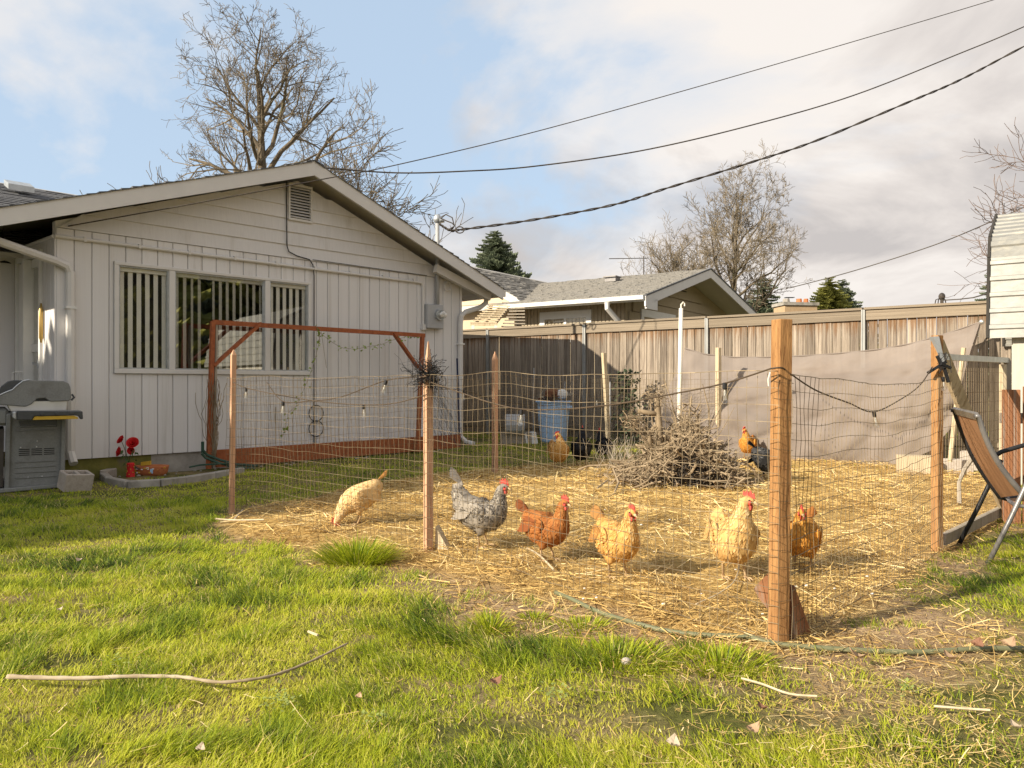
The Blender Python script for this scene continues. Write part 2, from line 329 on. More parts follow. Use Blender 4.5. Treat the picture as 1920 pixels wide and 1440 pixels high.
def attr_mat(name, stops, rough=.8, trans=.0, attr='tint', spec=.2, patch=None, pscale=1.0):
    m = bpy.data.materials.new(name); m.use_nodes = True; t = m.node_tree; t.nodes.clear()
    a = nd(t, 'ShaderNodeAttribute', attribute_name=attr)
    col = ramp(t, a.outputs['Fac'], stops)
    if patch:
        ge = nd(t, 'ShaderNodeNewGeometry'); n = nd(t, 'ShaderNodeTexNoise', {'Vector': ge.outputs['Position'], 'Scale': pscale, 'Detail': 4})
        col = mix(t, ramp(t, n.outputs[0], [(.38, (0, 0, 0)), (.64, (.75, .75, .75))]), col, patch)
    b = nd(t, 'ShaderNodeBsdfPrincipled', {'Base Color': col, 'Roughness': rough, 'Specular IOR Level': spec}); s = b.outputs[0]
    if trans:
        tr = nd(t, 'ShaderNodeBsdfTranslucent', {'Color': col}); s = nd(t, 'ShaderNodeMixShader', {0: trans, 1: s, 2: tr.outputs[0]}).outputs[0]
    nd(t, 'ShaderNodeOutputMaterial', {'Surface': s}); return m
GRASS = attr_mat('grass_blades', [(0, (.055, .10, .010)), (.26, (.19, .265, .014)), (.66, (.45, .49, .022)), (.9, (.55, .53, .07)), (1, (.60, .50, .24))], rough=.55, trans=.42, spec=.3)
STRAWM = attr_mat('straw_stalks', [(0, (.28, .17, .06)), (.3, (.52, .34, .115)), (.65, (.72, .52, .20)), (1, (.88, .72, .40))], rough=.6, trans=.1)
# ================================================================== GROUND
def ground():
    fx = np.arange(-9.5, 11.001, .06); fy = np.arange(.6, 18.4, .06)
    out = lambda a, b, n: a + (b - a) * (np.linspace(0, 1, n) ** 2.2)
    xs = np.concatenate([(-9.5 - out(.3, 700, 26))[::-1], fx, 11 + out(.3, 700, 26)])
    ys = np.concatenate([(.6 - out(.3, 500, 22))[::-1], fy, 18.4 + out(.3, 1500, 30)])
    X, Y = np.meshgrid(xs, ys); Z = gz(X, Y)
    n, m = Y.shape; me = bpy.data.meshes.new('lawn_ground')
    v = np.stack([X.ravel(), Y.ravel(), Z.ravel()], 1)
    i = np.arange(n * m).reshape(n, m); q = np.stack([i[:-1, :-1], i[:-1, 1:], i[1:, 1:], i[1:, :-1]], -1).reshape(-1, 4)
    me.vertices.add(len(v)); me.vertices.foreach_set('co', v.ravel()); me.loops.add(q.size); me.loops.foreach_set('vertex_index', q.ravel())
    me.polygons.add(len(q)); me.polygons.foreach_set('loop_start', np.arange(0, q.size, 4)); me.update(calc_edges=True)
    me.polygons.foreach_set('use_smooth', np.ones(len(q), bool))
    for nm, fn in (('straw', straw_mask), ('soil', soil_mask)):
        a = me.attributes.new(nm, 'FLOAT', 'POINT'); a.data.foreach_set('value', fn(v[:, 0], v[:, 1]).astype(np.float32))
    m = bpy.data.materials.new('ground_mix'); m.use_nodes = True; t = m.node_tree; t.nodes.clear()
    ge = nd(t, 'ShaderNodeNewGeometry'); P_ = ge.outputs['Position']
    a = nd(t, 'ShaderNodeTexNoise', {'Vector': P_, 'Scale': 22, 'Detail': 8, 'Roughness': .7}); b2 = nd(t, 'ShaderNodeTexNoise', {'Vector': P_, 'Scale': 2.2, 'Detail': 6})
    grass = mix(t, ramp(t, b2.outputs[0], [(.42, (0, 0, 0)), (.6, (1, 1, 1))]), ramp(t, a.outputs[0], [(.3, (.05, .058, .014)), (.7, (.15, .15, .045))]), ramp(t, a.outputs[0], [(.3, (.13, .095, .045)), (.7, (.33, .265, .13))]))
    soil = ramp(t, a.outputs[0], [(.3, (.16, .105, .06)), (.5, (.34, .235, .14)), (.72, (.52, .39, .24))])
    st = ramp(t, a.outputs[0], [(.28, (.20, .12, .045)), (.5, (.42, .28, .10)), (.72, (.62, .45, .19))])
    soil = mix(t, ramp(t, b2.outputs[0], [(.46, (0, 0, 0)), (.68, (.6, .6, .6))]), soil, (.17, .115, .075))
    col = mix(t, nd(t, 'ShaderNodeAttribute', attribute_name='soil').outputs['Fac'], grass, soil)
    col = mix(t, nd(t, 'ShaderNodeAttribute', attribute_name='straw').outputs['Fac'], col, st)
    b = nd(t, 'ShaderNodeBsdfPrincipled', {'Base Color': col, 'Roughness': 1, 'Specular IOR Level': .1})
    bn = nd(t, 'ShaderNodeBump', {'Height': a.outputs[0], 'Strength': .9, 'Distance': .03}); t.links.new(bn.outputs[0], b.inputs['Normal'])
    nd(t, 'ShaderNodeOutputMaterial', {'Surface': b.outputs[0]}); me.materials.append(m)
    o = bpy.data.objects.new('lawn_ground', me); COL.objects.link(o); o['kind'] = 'structure'
ground()

def strips(name, mat, base, up, side, L, wd, bend, tint, kind='stuff', tip=True):
    """thin blades: base (N,3), unit up dir, side dir, length, width, bend vector; one mesh"""
    n = len(base)
    b0 = base - side * wd[:, None] / 2; b1 = base + side * wd[:, None] / 2
    mid = base + up * (L * .55)[:, None] + bend * .3
    m0 = mid - side * (wd * .42)[:, None]; m1 = mid + side * (wd * .42)[:, None]
    tp = base + up * L[:, None] * .97 + bend
    if tip:
        v = np.stack([b0, b1, m1, m0, tp], 1).reshape(-1, 3); k = 5
        li = np.array([0, 1, 2, 3, 3, 2, 4]); st = np.array([0, 4]); 
    else:
        t0 = tp - side * wd[:, None] / 2; t1 = tp + side * wd[:, None] / 2
        v = np.stack([b0, b1, m1, m0, t1, t0], 1).reshape(-1, 3); k = 6
        li = np.array([0, 1, 2, 3, 3, 2, 4, 5]); st = np.array([0, 4])
    idx = (np.arange(n)[:, None] * k + li[None]).ravel(); ls = (np.arange(n)[:, None] * len(li) + st[None]).ravel()
    me = bpy.data.meshes.new(name); me.vertices.add(len(v)); me.vertices.foreach_set('co', v.ravel())
    me.loops.add(len(idx)); me.loops.foreach_set('vertex_index', idx); me.polygons.add(len(ls)); me.polygons.foreach_set('loop_start', ls)
    me.update(calc_edges=True)
    a = me.attributes.new('tint', 'FLOAT', 'POINT'); a.data.foreach_set('value', np.repeat(tint, k).astype(np.float32))
    me.materials.append(mat); o = bpy.data.objects.new(name, me); COL.objects.link(o); o['kind'] = kind
    return o

def grass():
    # candidates, thinning with distance (denser close to the camera)
    B, S = [], []
    for y0, y1, dens in ((1.7, 2.6, 22000), (2.6, 3.8, 13500), (3.8, 5.5, 7200), (5.5, 8, 4000), (8, 11, 1700), (11, 17.5, 800)):
        x0, x1 = -.72 * y1 - .2, .72 * y1 + .3
        n = int((y1 - y0) * (x1 - x0) * dens)
        x = rng.uniform(x0, x1, n); y = rng.uniform(y0, y1, n)
        ok = np.abs(x) < .70 * y + .35
        B.append(np.stack([x[ok], y[ok]], 1)); S.append(np.full(ok.sum(), y0))
    b = np.concatenate(B); x, y = b[:, 0], b[:, 1]
    # nothing inside the house
    rx, ry = x - P0.x, y - P0.y; hn = rx * NH.x + ry * NH.y; ht = rx * TH.x + ry * TH.y
    so = soil_mask(x, y); sw = straw_mask(x, y)
    patch = fbm(x, y, 1.7, 21); patch2 = fbm(x, y, 5.5, 31)
    dens = 1 - so * np.where(patch2 > .60, .45, .985); dens *= np.where(sw > .3, .012, 1)
    right = np.clip(sstep(-.4, .9, x) * sstep(4.2, 2.4, y) * .72 + sstep(1.2, 2.2, x) * sstep(5.2, 3.4, y) * .35, 0, .92)
    dens *= 1 - right * (patch < .56)
    rt = sstep(-.8, .8, x); dens *= np.where((fbm(x, y, 3.3, 41) < .30 + .07 * rt), .25, 1) * np.where((fbm(x, y, 9.0, 43) < .30 + .06 * rt), .4, 1)
    ok = (rng.random(len(x)) < dens) & ~((hn < .55 + .2 * patch) & (ht < 2.6) & (ht > -1.8)) & ~((hn < .25) & (ht < 7)) & ~((hn < 0) & (ht < 8))
    x, y, so, patch, patch2 = x[ok], y[ok], so[ok], patch[ok], patch2[ok]
    n = len(x); z = gz(x, y) - .004
    tuft = sstep(.42, .78, patch2)
    L = (.014 + .046 * patch + .055 * tuft) * rng.uniform(.5, 1.35, n) * (1 - .35 * so)
    L *= np.where(y > 8, .8, 1)
    ang = 2 * math.pi * (.35 * fbm(x, y, 1.1, 51) * 2 + rng.normal(0, .13, n))
    lean = rng.uniform(.25, 1.15, n)
    ld = np.stack([np.cos(ang), np.sin(ang), np.zeros(n)], 1)
    up = ld * np.sin(lean)[:, None] * .75; up[:, 2] = np.cos(lean * .8); up /= np.linalg.norm(up, axis=1)[:, None]
    sa = ang + math.pi / 2 + rng.normal(0, .6, n); side = np.stack([np.cos(sa), np.sin(sa), np.zeros(n)], 1)
    wd = np.clip(.0014 + .00066 * y, .0021, .010) * rng.uniform(.7, 1.3, n)
    bend = ld * (L * rng.uniform(.15, .7, n))[:, None]; bend[:, 2] = -L * rng.uniform(.05, .4, n)
    tint = np.clip(.56 + .9 * (fbm(x, y, 1.0, 61) - .5) + .5 * (fbm(x, y, 4.5, 66) - .5) - .2 * (patch - .5) - .42 * (tuft - .3) + rng.normal(0, .15, n), 0, .9)
    dry = rng.random(n) < (.05 + .16 * (fbm(x, y, 2.3, 71) > .58) + .25 * so); tint[dry] = rng.uniform(.9, 1, dry.sum()); L[dry] *= .9
    o = strips('lawn_grass', GRASS, np.stack([x, y, z], 1), up, side, L, wd, bend, tint)
    o['label'] = 'yellow green lawn grass in the foreground and dark under the house wall'
    return n
NG = grass()

def tuft(c, rad, hgt, n, name, label):
    a = rng.uniform(0, 2 * math.pi, n); r = rad * np.sqrt(rng.random(n)); x = c.x + r * np.cos(a) * 1.25; y = c.y + r * np.sin(a)
    q = r / rad; lean = q * .95 + rng.normal(0, .16, n); L = hgt * rng.uniform(.55, 1.2, n) * (1 - .25 * q)
    up = np.stack([np.cos(a) * np.sin(lean), np.sin(a) * np.sin(lean), np.cos(lean)], 1)
    sa = a + math.pi / 2 + rng.normal(0, .5, n); side = np.stack([np.cos(sa), np.sin(sa), np.zeros(n)], 1)
    bend = np.stack([np.cos(a), np.sin(a), np.zeros(n)], 1) * (L * rng.uniform(.1, .5, n))[:, None]; bend[:, 2] = -L * rng.uniform(0, .3, n)
    tint = np.clip(rng.normal(.5, .2, n) + .3 * (q - .6), 0, 1)
    o = strips(name, GRASS, np.stack([x, y, gz(x, y)], 1), up, side, L, np.full(n, .0055), bend, tint, kind='thing')
    return tag(o, label, 'grass tuft')
tuft(G(668, 1056), .165, .22, 1300, 'grass_tuft', 'big bright green grass tuft at the straw edge left of the netted pointed stake')
tuft(G(918, 1178), .07, .11, 240, 'grass_tuft', 'small upright green grass tuft on bare soil in front of the pecking brown hen')
tuft(G(1002, 1160), .06, .05, 160, 'grass_tuft', 'tiny low grass tuft near the cut end of the green hose')
tuft(G(1090, 1180), .13, .06, 320, 'grass_tuft', 'low flat grass tuft just below the middle of the garden hose')
tuft(G(1150, 1240), .20, .09, 700, 'grass_tuft', 'broad green grass tuft beside a small round stone on bare soil')
tuft(G(1350, 1250), .17, .09, 600, 'grass_tuft', 'green grass tuft below the hose left of the thick corner post')

def straw():
    n = 150000
    x = rng.uniform(-3.2, 8.0, n); y = rng.uniform(3.2, 12.6, n)
    keep = rng.random(n) < np.clip(1.25 - .085 * y, .3, 1); x, y = x[keep], y[keep]
    sw = straw_mask(x, y); so = soil_mask(x, y)
    ok = (np.abs(x) < .70 * y + .2) & (rng.random(len(x)) < np.maximum(sw * (.28 + 1.1 * sstep(.35, .62, fbm(x, y, 2.4, 81))), .42 * so * (.35 + .65 * (fbm(x, y, 3.0, 83) > .47))))
    x, y, so = x[ok], y[ok], so[ok]; n = len(x)
    z = gz(x, y) + rng.uniform(.0, .05, n) * straw_mask(x, y) * (.3 + 1.2 * fbm(x, y, 3, 91)) + .004
    a = rng.uniform(0, 2 * math.pi, n); el = rng.normal(.05, .17, n)
    d = np.stack([np.cos(a) * np.cos(el), np.sin(a) * np.cos(el), np.sin(el)], 1)
    roll = rng.uniform(-.9, .9, n)
    side = np.stack([-np.sin(a) * np.cos(roll), np.cos(a) * np.cos(roll), np.sin(roll)], 1)
    L = np.clip(rng.gamma(2.6, .045, n), .03, .34); wd = rng.uniform(.0022, .0066, n) * np.clip(.75 + .06 * y, 1, 1.5)
    base = np.stack([x, y, z], 1) - d * L[:, None] / 2; base[:, 2] = np.maximum(base[:, 2], gz(base[:, 0], base[:, 1]) + .002)
    bend = np.stack([-np.sin(a), np.cos(a), np.zeros(n)], 1) * (L * rng.normal(0, .09, n))[:, None]
    tint = np.clip(rng.normal(.56, .24, n) - .35 * sstep(.52, .36, fbm(x, y, 2.1, 95)), 0, 1)
    o = strips('straw_litter', STRAWM, base, d, side, L, wd, bend, tint, tip=False); o['label'] = 'golden straw litter scattered over the chicken run'
    # clippings and dry bits over the lawn
    n = 42000; y = 1.75 + 6.5 * rng.random(n) ** 1.5; x = rng.uniform(-1, 1, n) * .69 * y
    k = rng.random(n) < (.07 + .65 * sstep(.2, 1.5, x) * sstep(4.5, 2.5, y) + .5 * soil_mask(x, y)); x, y = x[k], y[k]; n = len(x)
    a = rng.uniform(0, 2 * math.pi, n); d = np.stack([np.cos(a), np.sin(a), rng.normal(.05, .12, n)], 1); side = np.stack([-np.sin(a), np.cos(a), np.zeros(n)], 1)
    L = np.clip(rng.gamma(1.6, .024, n), .012, .22)
    o = strips('dry_clippings', STRAWM, np.stack([x, y, gz(x, y) + rng.uniform(.004, .034, n)], 1), d, side, L, rng.uniform(.0018, .0042, n), side * (L * rng.normal(0, .12, n))[:, None], np.clip(rng.normal(.5, .3, n), 0, 1), tip=False)
    o['label'] = 'dry straw bits and clippings strewn over the grass'
straw()

# ================================================================== HOUSE
HOUSE = thing('gable_house', 'beige grey gabled house with vertical grooved siding and a wide three pane window', 'house', tuple(W(0, 0, 0)))
RA = (3.351, 4.571)                         # ridge: along the wall, height
SLR, SLL = .3805, .3375                     # the two roof pitches
def roof_z(a): return RA[1] - (SLR * (a - RA[0]) if a > RA[0] else SLL * (RA[0] - a))
WEND, SB, SEAM = 6.78, .27, 3.13
WIN = (.723, 3.508, 1.397, 2.745)
def wbox(m, a0, a1, n0, n1, z0, z1): return m.obox(W((a0 + a1) / 2, (n0 + n1) / 2, (z0 + z1) / 2), TH * (a1 - a0) / 2, NH * (n1 - n0) / 2, (0, 0, (z1 - z0) / 2))
m = MB()
wbox(m, 0, WIN[0], -.14, -.022, SB, SEAM); wbox(m, WIN[1], WEND, -.14, -.022, SB, SEAM)
wbox(m, WIN[0] + .0005, WIN[1] - .0005, -.14, -.022, SB, WIN[2]); wbox(m, WIN[0] + .0005, WIN[1] - .0005, -.14, -.022, WIN[3], SEAM)
m.prism([W(0, -.022, SEAM + .001), W(WEND, -.022, SEAM + .001), W(WEND, -.022, roof_z(WEND) - .23), W(RA[0], -.022, RA[1] - .23), W(0, -.022, roof_z(0) - .23)], NH * -.118)
WALLP = m.build('gable_wall', WALL, HOUSE)
ub = unit_board(WALL, 'siding_board', .035)
BWD = .2035
k = 0; a = .0
def sboard(a0, a1, z0, z1):
    place(ub, 'siding_board', WALLP, W((a0 + a1) / 2, -.010, (z0 + z1) / 2), (0, 0, HA), (a1 - a0 - .009, .022, z1 - z0))
while a < WEND - .02:
    b = min(a + BWD, WEND)
    lo, hi = max(a, WIN[0] - .06), min(b, WIN[1] + .06)
    if hi - lo > .015:
        sboard(a, b, SB - .012, WIN[2] - .065); sboard(a, b, WIN[3] + .045, SEAM - .006)
        if a < WIN[0] - .08: sboard(a, WIN[0] - .055, WIN[2] - .065, WIN[3] + .045)
        if b > WIN[1] + .08: sboard(WIN[1] + .055, b, WIN[2] - .065, WIN[3] + .045)
    else: sboard(a, b, SB - .012, SEAM - .006)
    a = b
# lapped boards in the gable
z = SEAM
def span(zz):
    zz += .215
    return max(0.02, RA[0] - (RA[1] - zz) / SLL), min(WEND + .0, RA[0] + (RA[1] - zz) / SLR)
while z < 4.30:
    z1 = min(z + .2, 4.34)
    l0, r0 = span(z); l1, r1 = span(z1)
    m = MB()
    for (a0, a1, b0, b1) in ([(l0, r0, l1, r1)] if (z1 < 3.735 or z > 4.26) else [(l0, 3.16, l1, 3.16), (3.575, r0, 3.575, r1)]):
        if a1 - a0 < .05 or b1 - b0 < .02: continue
        q = [W(a0, .018, z), W(a1, .018, z), W(b1, -.004, z1 + .012), W(b0, -.004, z1 + .012)]
        q2 = [W(a0, -.02, z), W(a1, -.02, z), W(b1, -.02, z1 + .012), W(b0, -.02, z1 + .012)]
        m.rings([q2, q])
    m.build('lap_board', WALL, WALLP)
    z = z1 + (.001 if z1 == 4.34 else 0)
    if z1 >= 4.33: break
# louvred vent
m = MB(); V0, V1, VZ0, VZ1 = 3.19, 3.545, 3.745, 4.24
for bx in ((V0 - .03, V1 + .03, VZ1, VZ1 + .035), (V0 - .03, V1 + .03, VZ0 - .035, VZ0), (V0 - .03, V0, VZ0 + .001, VZ1 - .001), (V1, V1 + .03, VZ0 + .001, VZ1 - .001)): wbox(m, bx[0], bx[1], -.02, .035, bx[2], bx[3])
VENT = m.build('louvre_vent', TRIM, HOUSE)
wbox(MB(), V0, V1, -.02, -.012, VZ0, VZ1).build('vent_backing', DARKIN, VENT)
sl_ = MB().obox((0, 0, 0), ((V1 - V0) / 2 - .001, 0, 0), (0, .022, .014), (0, -.0026, .004)).mesh('slat', WALL)
for i in range(11): place(sl_, 'slat', VENT, W((V0 + V1) / 2, .008, VZ0 + .03 + i * .0445), (0, 0, HA), (1, 1, 1))
# window
m = MB(); a0, a1, z0, z1 = WIN; M1, M2 = 1.408, 2.821
fw = .05
wbox(m, a0 - .055, a1 + .055, -.03, .028, z1, z1 + .042); wbox(m, a0 - .055, a1 + .055, -.03, .034, z0 - .06, z0)
wbox(m, a0 - .055, a0, -.03, .027, z0 + .001, z1 - .001); wbox(m, a1, a1 + .055, -.03, .027, z0 + .001, z1 - .001)
for c in (M1, M2): wbox(m, c - .04, c + .04, -.05, .022, z0 + .001, z1 - .001)
WINO = m.build('window', TRIM, HOUSE, bev=.004)
for j, (p, q, g) in enumerate(((a0, M1 - .04, GLASSS), (M1 + .04, M2 - .04, GLASS), (M2 + .04, a1, GLASSS))):
    m = MB(); s = .018
    wbox(m, p, q, -.045, .006, z0, z0 + s); wbox(m, p, q, -.045, .006, z1 - s, z1); wbox(m, p, p + s, -.045, .006, z0 + s + .0005, z1 - s - .0005); wbox(m, q - s, q, -.045, .006, z0 + s + .0005, z1 - s - .0005)
    m.build('sash', GALV, WINO); wbox(MB(), p + .004, q - .004, -.028, -.022, z0 + .004, z1 - .004).build('pane', g, WINO)
    L = q - p; nv = int(L / .098); vm = MB().obox((0, 0, 0), (.030, 0, 0), (0, .0012, 0), (0, 0, (z1 - z0) / 2 - .03)).mesh('blind_vane', BLIND)
    for i in range(nv):
        if j == 2 or rnd.random() < .93: place(vm, 'blind_vane', WINO, W(p + .06 + i * (L - .1) / max(nv - 1, 1), -.06, (z0 + z1) / 2 - .01), (0, 0, HA + R(6 + rnd.uniform(-7, 7) if j != 1 else 30 + rnd.uniform(-9, 9))))
    wbox(MB(), p, q, -.10, -.032, z1 - .07, z1 - .02).build('blind_rail', BLIND, WINO)
# shell, rooms behind
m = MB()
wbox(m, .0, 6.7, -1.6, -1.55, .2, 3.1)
m.build('room_wall', DARKIN, HOUSE)  # near-black colour stands in for the dim room between the blind vanes
m = MB()
wbox(m, WEND - .12, WEND - .001, -10.5, -.141, SB, 2.95); wbox(m, -9, WEND - .13, -10.5, -10.4, SB, 2.95)
m.build('side_wall', WALL, HOUSE)
# foundation
wbox(MB(), 1.15, WEND - .03, -.13, -.035, -.3, SB - .001).build('foundation', CONC, HOUSE)
wbox(MB(), .0, 1.149, -.13, -.035, -.3, SB - .001).build('foundation', MOSS, HOUSE, label='moss covered foundation')
# roof planes with rake boards
def slab(a0, a1, n0, n1, zt0, zt1, th): # plane from (a0,zt0) to (a1,zt1)
    return MB().prism([W(a0, n0, zt0), W(a1, n0, zt1), W(a1, n0, zt1 - th), W(a0, n0, zt0 - th)], NH * (n1 - n0))
AL, AR = -1.25, 7.42
slab(AL, RA[0], -8.0, .415, roof_z(AL) - .03, RA[1] - .03, .03).build('roof_deck', SOFF, HOUSE)
slab(RA[0], AR, -8.0, .415, RA[1] - .03, roof_z(AR) - .03, .03).build('roof_deck', SOFF, HOUSE)
slab(AL, RA[0], .416, .455, roof_z(AL) - .016, RA[1] - .016, .215).build('rake_board', TRIM, HOUSE)
slab(RA[0], AR, .416, .455, RA[1] - .016, roof_z(AR) - .016, .215).build('rake_board', TRIM, HOUSE)
m = MB(); wbox(m, AR + .001, AR + .09, -8, .43, roof_z(AR) - .17, roof_z(AR) - .045); m.build('gutter', TRIM, HOUSE)
m = MB(); wbox(m, AL - .09, AL - .001, -1.25, .43, roof_z(AL) - .17, roof_z(AL) - .045); m.build('gutter', TRIM, HOUSE)
# roof beam ends under the overhang
m = MB()
for (aa) in (6.15,): m.beam(W(5.95, .2, roof_z(5.95) - .33), W(7.3, .2, roof_z(7.3) - .22), .09, .14)
m.build('rake_soffit_beam', TRIM, HOUSE)
def shingles(frame, L, S, expo, tab, th=.012, seed=1, keep=None):
    """overlapping shingle tabs: frame(u along, s up the slope) -> point on the plane and normal"""
    r = random.Random(seed); m = MB(); rows = int(S / expo)
    for i in range(rows):
        off = r.random() * tab; u = -off
        while u < L:
            u0, u1 = max(u, 0), min(u + tab * r.uniform(.75, 1.2), L); s0 = i * expo + r.uniform(-.008, .008)
            if u1 - u0 > .02 and (keep is None or keep((u0 + u1) / 2, s0)):
                e = th * r.uniform(.7, 1.7)
                a = frame(u0 + .003, s0); b = frame(u1 - .003, s0); c = frame(u1 - .003, s0 + expo * 1.35); d = frame(u0 + .003, s0 + expo * 1.35)
                nn = (Vector(b) - Vector(a)).cross(Vector(d) - Vector(a)).normalized(); nn = nn if nn.z > 0 else -nn
                i0 = len(m.v); m.v += [tuple(Vector(a) + nn * .001), tuple(Vector(b) + nn * .001), tuple(Vector(a) + nn * e), tuple(Vector(b) + nn * e), tuple(Vector(c) + nn * .002), tuple(Vector(d) + nn * .002)]
                m.f += [(i0, i0 + 1, i0 + 3, i0 + 2), (i0 + 2, i0 + 3, i0 + 4, i0 + 5), (i0, i0 + 2, i0 + 5), (i0 + 1, i0 + 4, i0 + 3)]
            u = u1 if u1 > u else u + tab
    return m
dl = math.hypot(1, SLL); dr = math.hypot(1, SLR)
shingles(lambda u, s: W(AL + s / dl, .475 - u, roof_z(AL + s / dl) - .03 if AL + s / dl < RA[0] else RA[1] - .03), 2.6, (RA[0] - AL) * dl - .02, .14, .3, .018, 3).build('shingles', SHINGD, HOUSE, kind='stuff')
shingles(lambda u, s: W(AR + .03 - s / dr, .475 - u, roof_z(max(AR + .03 - s / dr, RA[0])) - .03), 2.6, (AR - RA[0]) * dr, .14, .3, .018, 4).build('shingles', SHINGD, HOUSE, kind='stuff')
m = MB()
for sgn, s_ in ((-1, SLL), (1, SLR)):
    for i in range(9): 
        n_ = .47 - i * .3
        m.prism([W(RA[0], n_, RA[1] + .006), W(RA[0] + sgn * .15, n_, RA[1] + .006 - .15 * s_), W(RA[0] + sgn * .15, n_, RA[1] - .012 - .15 * s_), W(RA[0], n_, RA[1] - .012)], NH * -.31)
m.build('ridge_cap', SHINGD, HOUSE)
# main block behind, roof facing us at far left
RN, RZ, EN, EZ = -6.0, 4.95, -1.25, 2.98
def mz(nn): return EZ + (RZ - EZ) * (EN - nn) / (EN - RN)
MB().prism([W(-9, EN, EZ - .04), W(-9, RN, RZ - .04), W(-9, RN, RZ - .10), W(-9, EN, EZ - .10)], TH * 12).build('roof_deck', SOFF, HOUSE)
MB().prism([W(-9, -10.9, EZ - .04), W(-9, RN, RZ - .04), W(-9, RN, RZ - .10), W(-9, -10.9, EZ - .10)], TH * 12).build('roof_deck', SOFF, HOUSE)
S_ = math.hypot(EN - RN, RZ - EZ)
shingles(lambda u, s: W(-2.2 + u, EN - s * (EN - RN) / S_, EZ - .04 + s * (RZ - EZ) / S_), 5.0, S_, .14, .3, .014, 5).build('shingles', SHINGD, HOUSE, kind='stuff')
wbox(MB(), -9, -.02, -1.87, -1.75, SB, 2.96).build('recessed_wall', WALL, HOUSE)
REC = [o for o in HOUSE.children if o.name.startswith('recessed_wall')][0]
for i in range(18): place(ub, 'siding_board', REC, W(-.12 - i * BWD, -1.739, (SB + 2.95) / 2), (0, 0, HA), (BWD - .009, .022, 2.95 - SB))
wbox(MB(), -9, -.001, -1.79, -.3, -.3, .06).build('porch_slab', CONC, HOUSE)
# roof vent box on the main roof
pv = Vector(P(36, 349, 13.7)); 
m = MB(); m.obox(pv, TH * .2, (NH - Vector((0, 0, .41))).normalized() * .16, Vector((0, 0, .05))); m.build('roof_vent', GALV, HOUSE)
# side wall of the porch with its door
def sb_(m, s0, s1, o0, o1, z0, z1): return m.obox(W((o0 + o1) / 2, -(s0 + s1) / 2, (z0 + z1) / 2), TH * (o1 - o0) / 2, NH * (s1 - s0) / 2, (0, 0, (z1 - z0) / 2))
m = MB(); sb_(m, .141, .50, .0, .12, SB, 3.05); sb_(m, 1.63, 1.745, .0, .12, SB, 3.05); sb_(m, .501, 1.629, .0, .12, 2.90, 3.05)
m.build('porch_wall', WALL, HOUSE)
PW = [o for o in HOUSE.children if o.name.startswith('porch_wall')][0]
for s in (.0, .16, .32): place(ub, 'siding_board', PW, W(-.008, -(s + .08), (SB + 3.04) / 2), (0, 0, HA - R(90)), (.15, .02, 3.04 - SB))
m = MB()
sb_(m, .50, .56, -.045, .10, .1, 2.92); sb_(m, 1.57, 1.63, -.045, .10, .1, 2.92); sb_(m, .561, 1.569, -.04, .10, 2.84, 2.92)
DR = m.build('door', PALE, HOUSE)
DOORD = pm('door_teal_dark', (.07, .085, .085), (.11, .125, .12), rough=.5)
# storm door: stiles, rails, two panes; standing a hand's width open
m = MB()
sb_(m, .565, .68, -.012, .03, .14, 2.83); sb_(m, 1.45, 1.565, -.012, .03, .14, 2.83); sb_(m, .681, 1.449, -.012, .03, 2.72, 2.83); sb_(m, .681, 1.449, -.012, .03, 1.62, 1.72); sb_(m, .681, 1.449, -.012, .03, .14, .32)
sb_(m, 1.0, 1.09, -.10, .02, .14, 2.83)
m.build('door_frame', PALE, DR)
sb_(MB(), .683, 1.447, .004, .010, 1.721, 2.719).build('pane', GLASS, DR); sb_(MB(), .683, 1.447, .004, .010, .321, 1.619).build('pane', GLASS, DR)
sb_(MB(), .57, 1.56, .07, .09, .14, 2.83).build('inner_door', DOORD, DR)
m = MB(); m.tube([W(-.10, -1.06, 1.36), W(-.17, -1.06, 1.36), W(-.18, -1.14, 1.35), W(-.18, -1.17, 1.24)], .014, 6); m.build('handle', PALE, DR)
m = MB()
for zz in (1.45, .75): m.beam(W(-.03, -.62, zz), W(-.03, -.82, zz + .02), .03, .03); m.obox(W(-.03, -.56, zz), (.02, 0, 0), (0, .02, 0), (0, 0, .05))
m.build('door_closer', GALV, DR)
sc_ = MB(); sc_.tube([W(-.05, -.42, z_) for z_ in (1.72, 1.76, 1.78, 2.14, 2.16, 2.22)], [.01, .018, .026, .026, .018, .01], 8)
tag(sc_.build('wall_sconce', BRASS, None, smooth=True), 'brass cylinder wall light beside the porch door', 'wall light')
pl = P(6, 496, 10.6); m = MB(); m.lathe(pl + Vector((0, 0, .02)), [(.02, .16), (.055, .15), (.06, .06), (.12, 0), (.125, -.01)], 14)
LAMPT = thing('porch_lamp', 'black porch lamp with flared shade hanging by the recessed wall', 'lamp', tuple(pl)); m.build('lamp_shade', BLACK, LAMPT, smooth=True)
MB().ball(pl + Vector((0, 0, .035)), .045).build('bulb', PALE, LAMPT, smooth=True)
MB().tube([pl + Vector((0, 0, .17)), pl + Vector((0, 0, .55))], .012, 6).build('stem', BLACK, LAMPT)
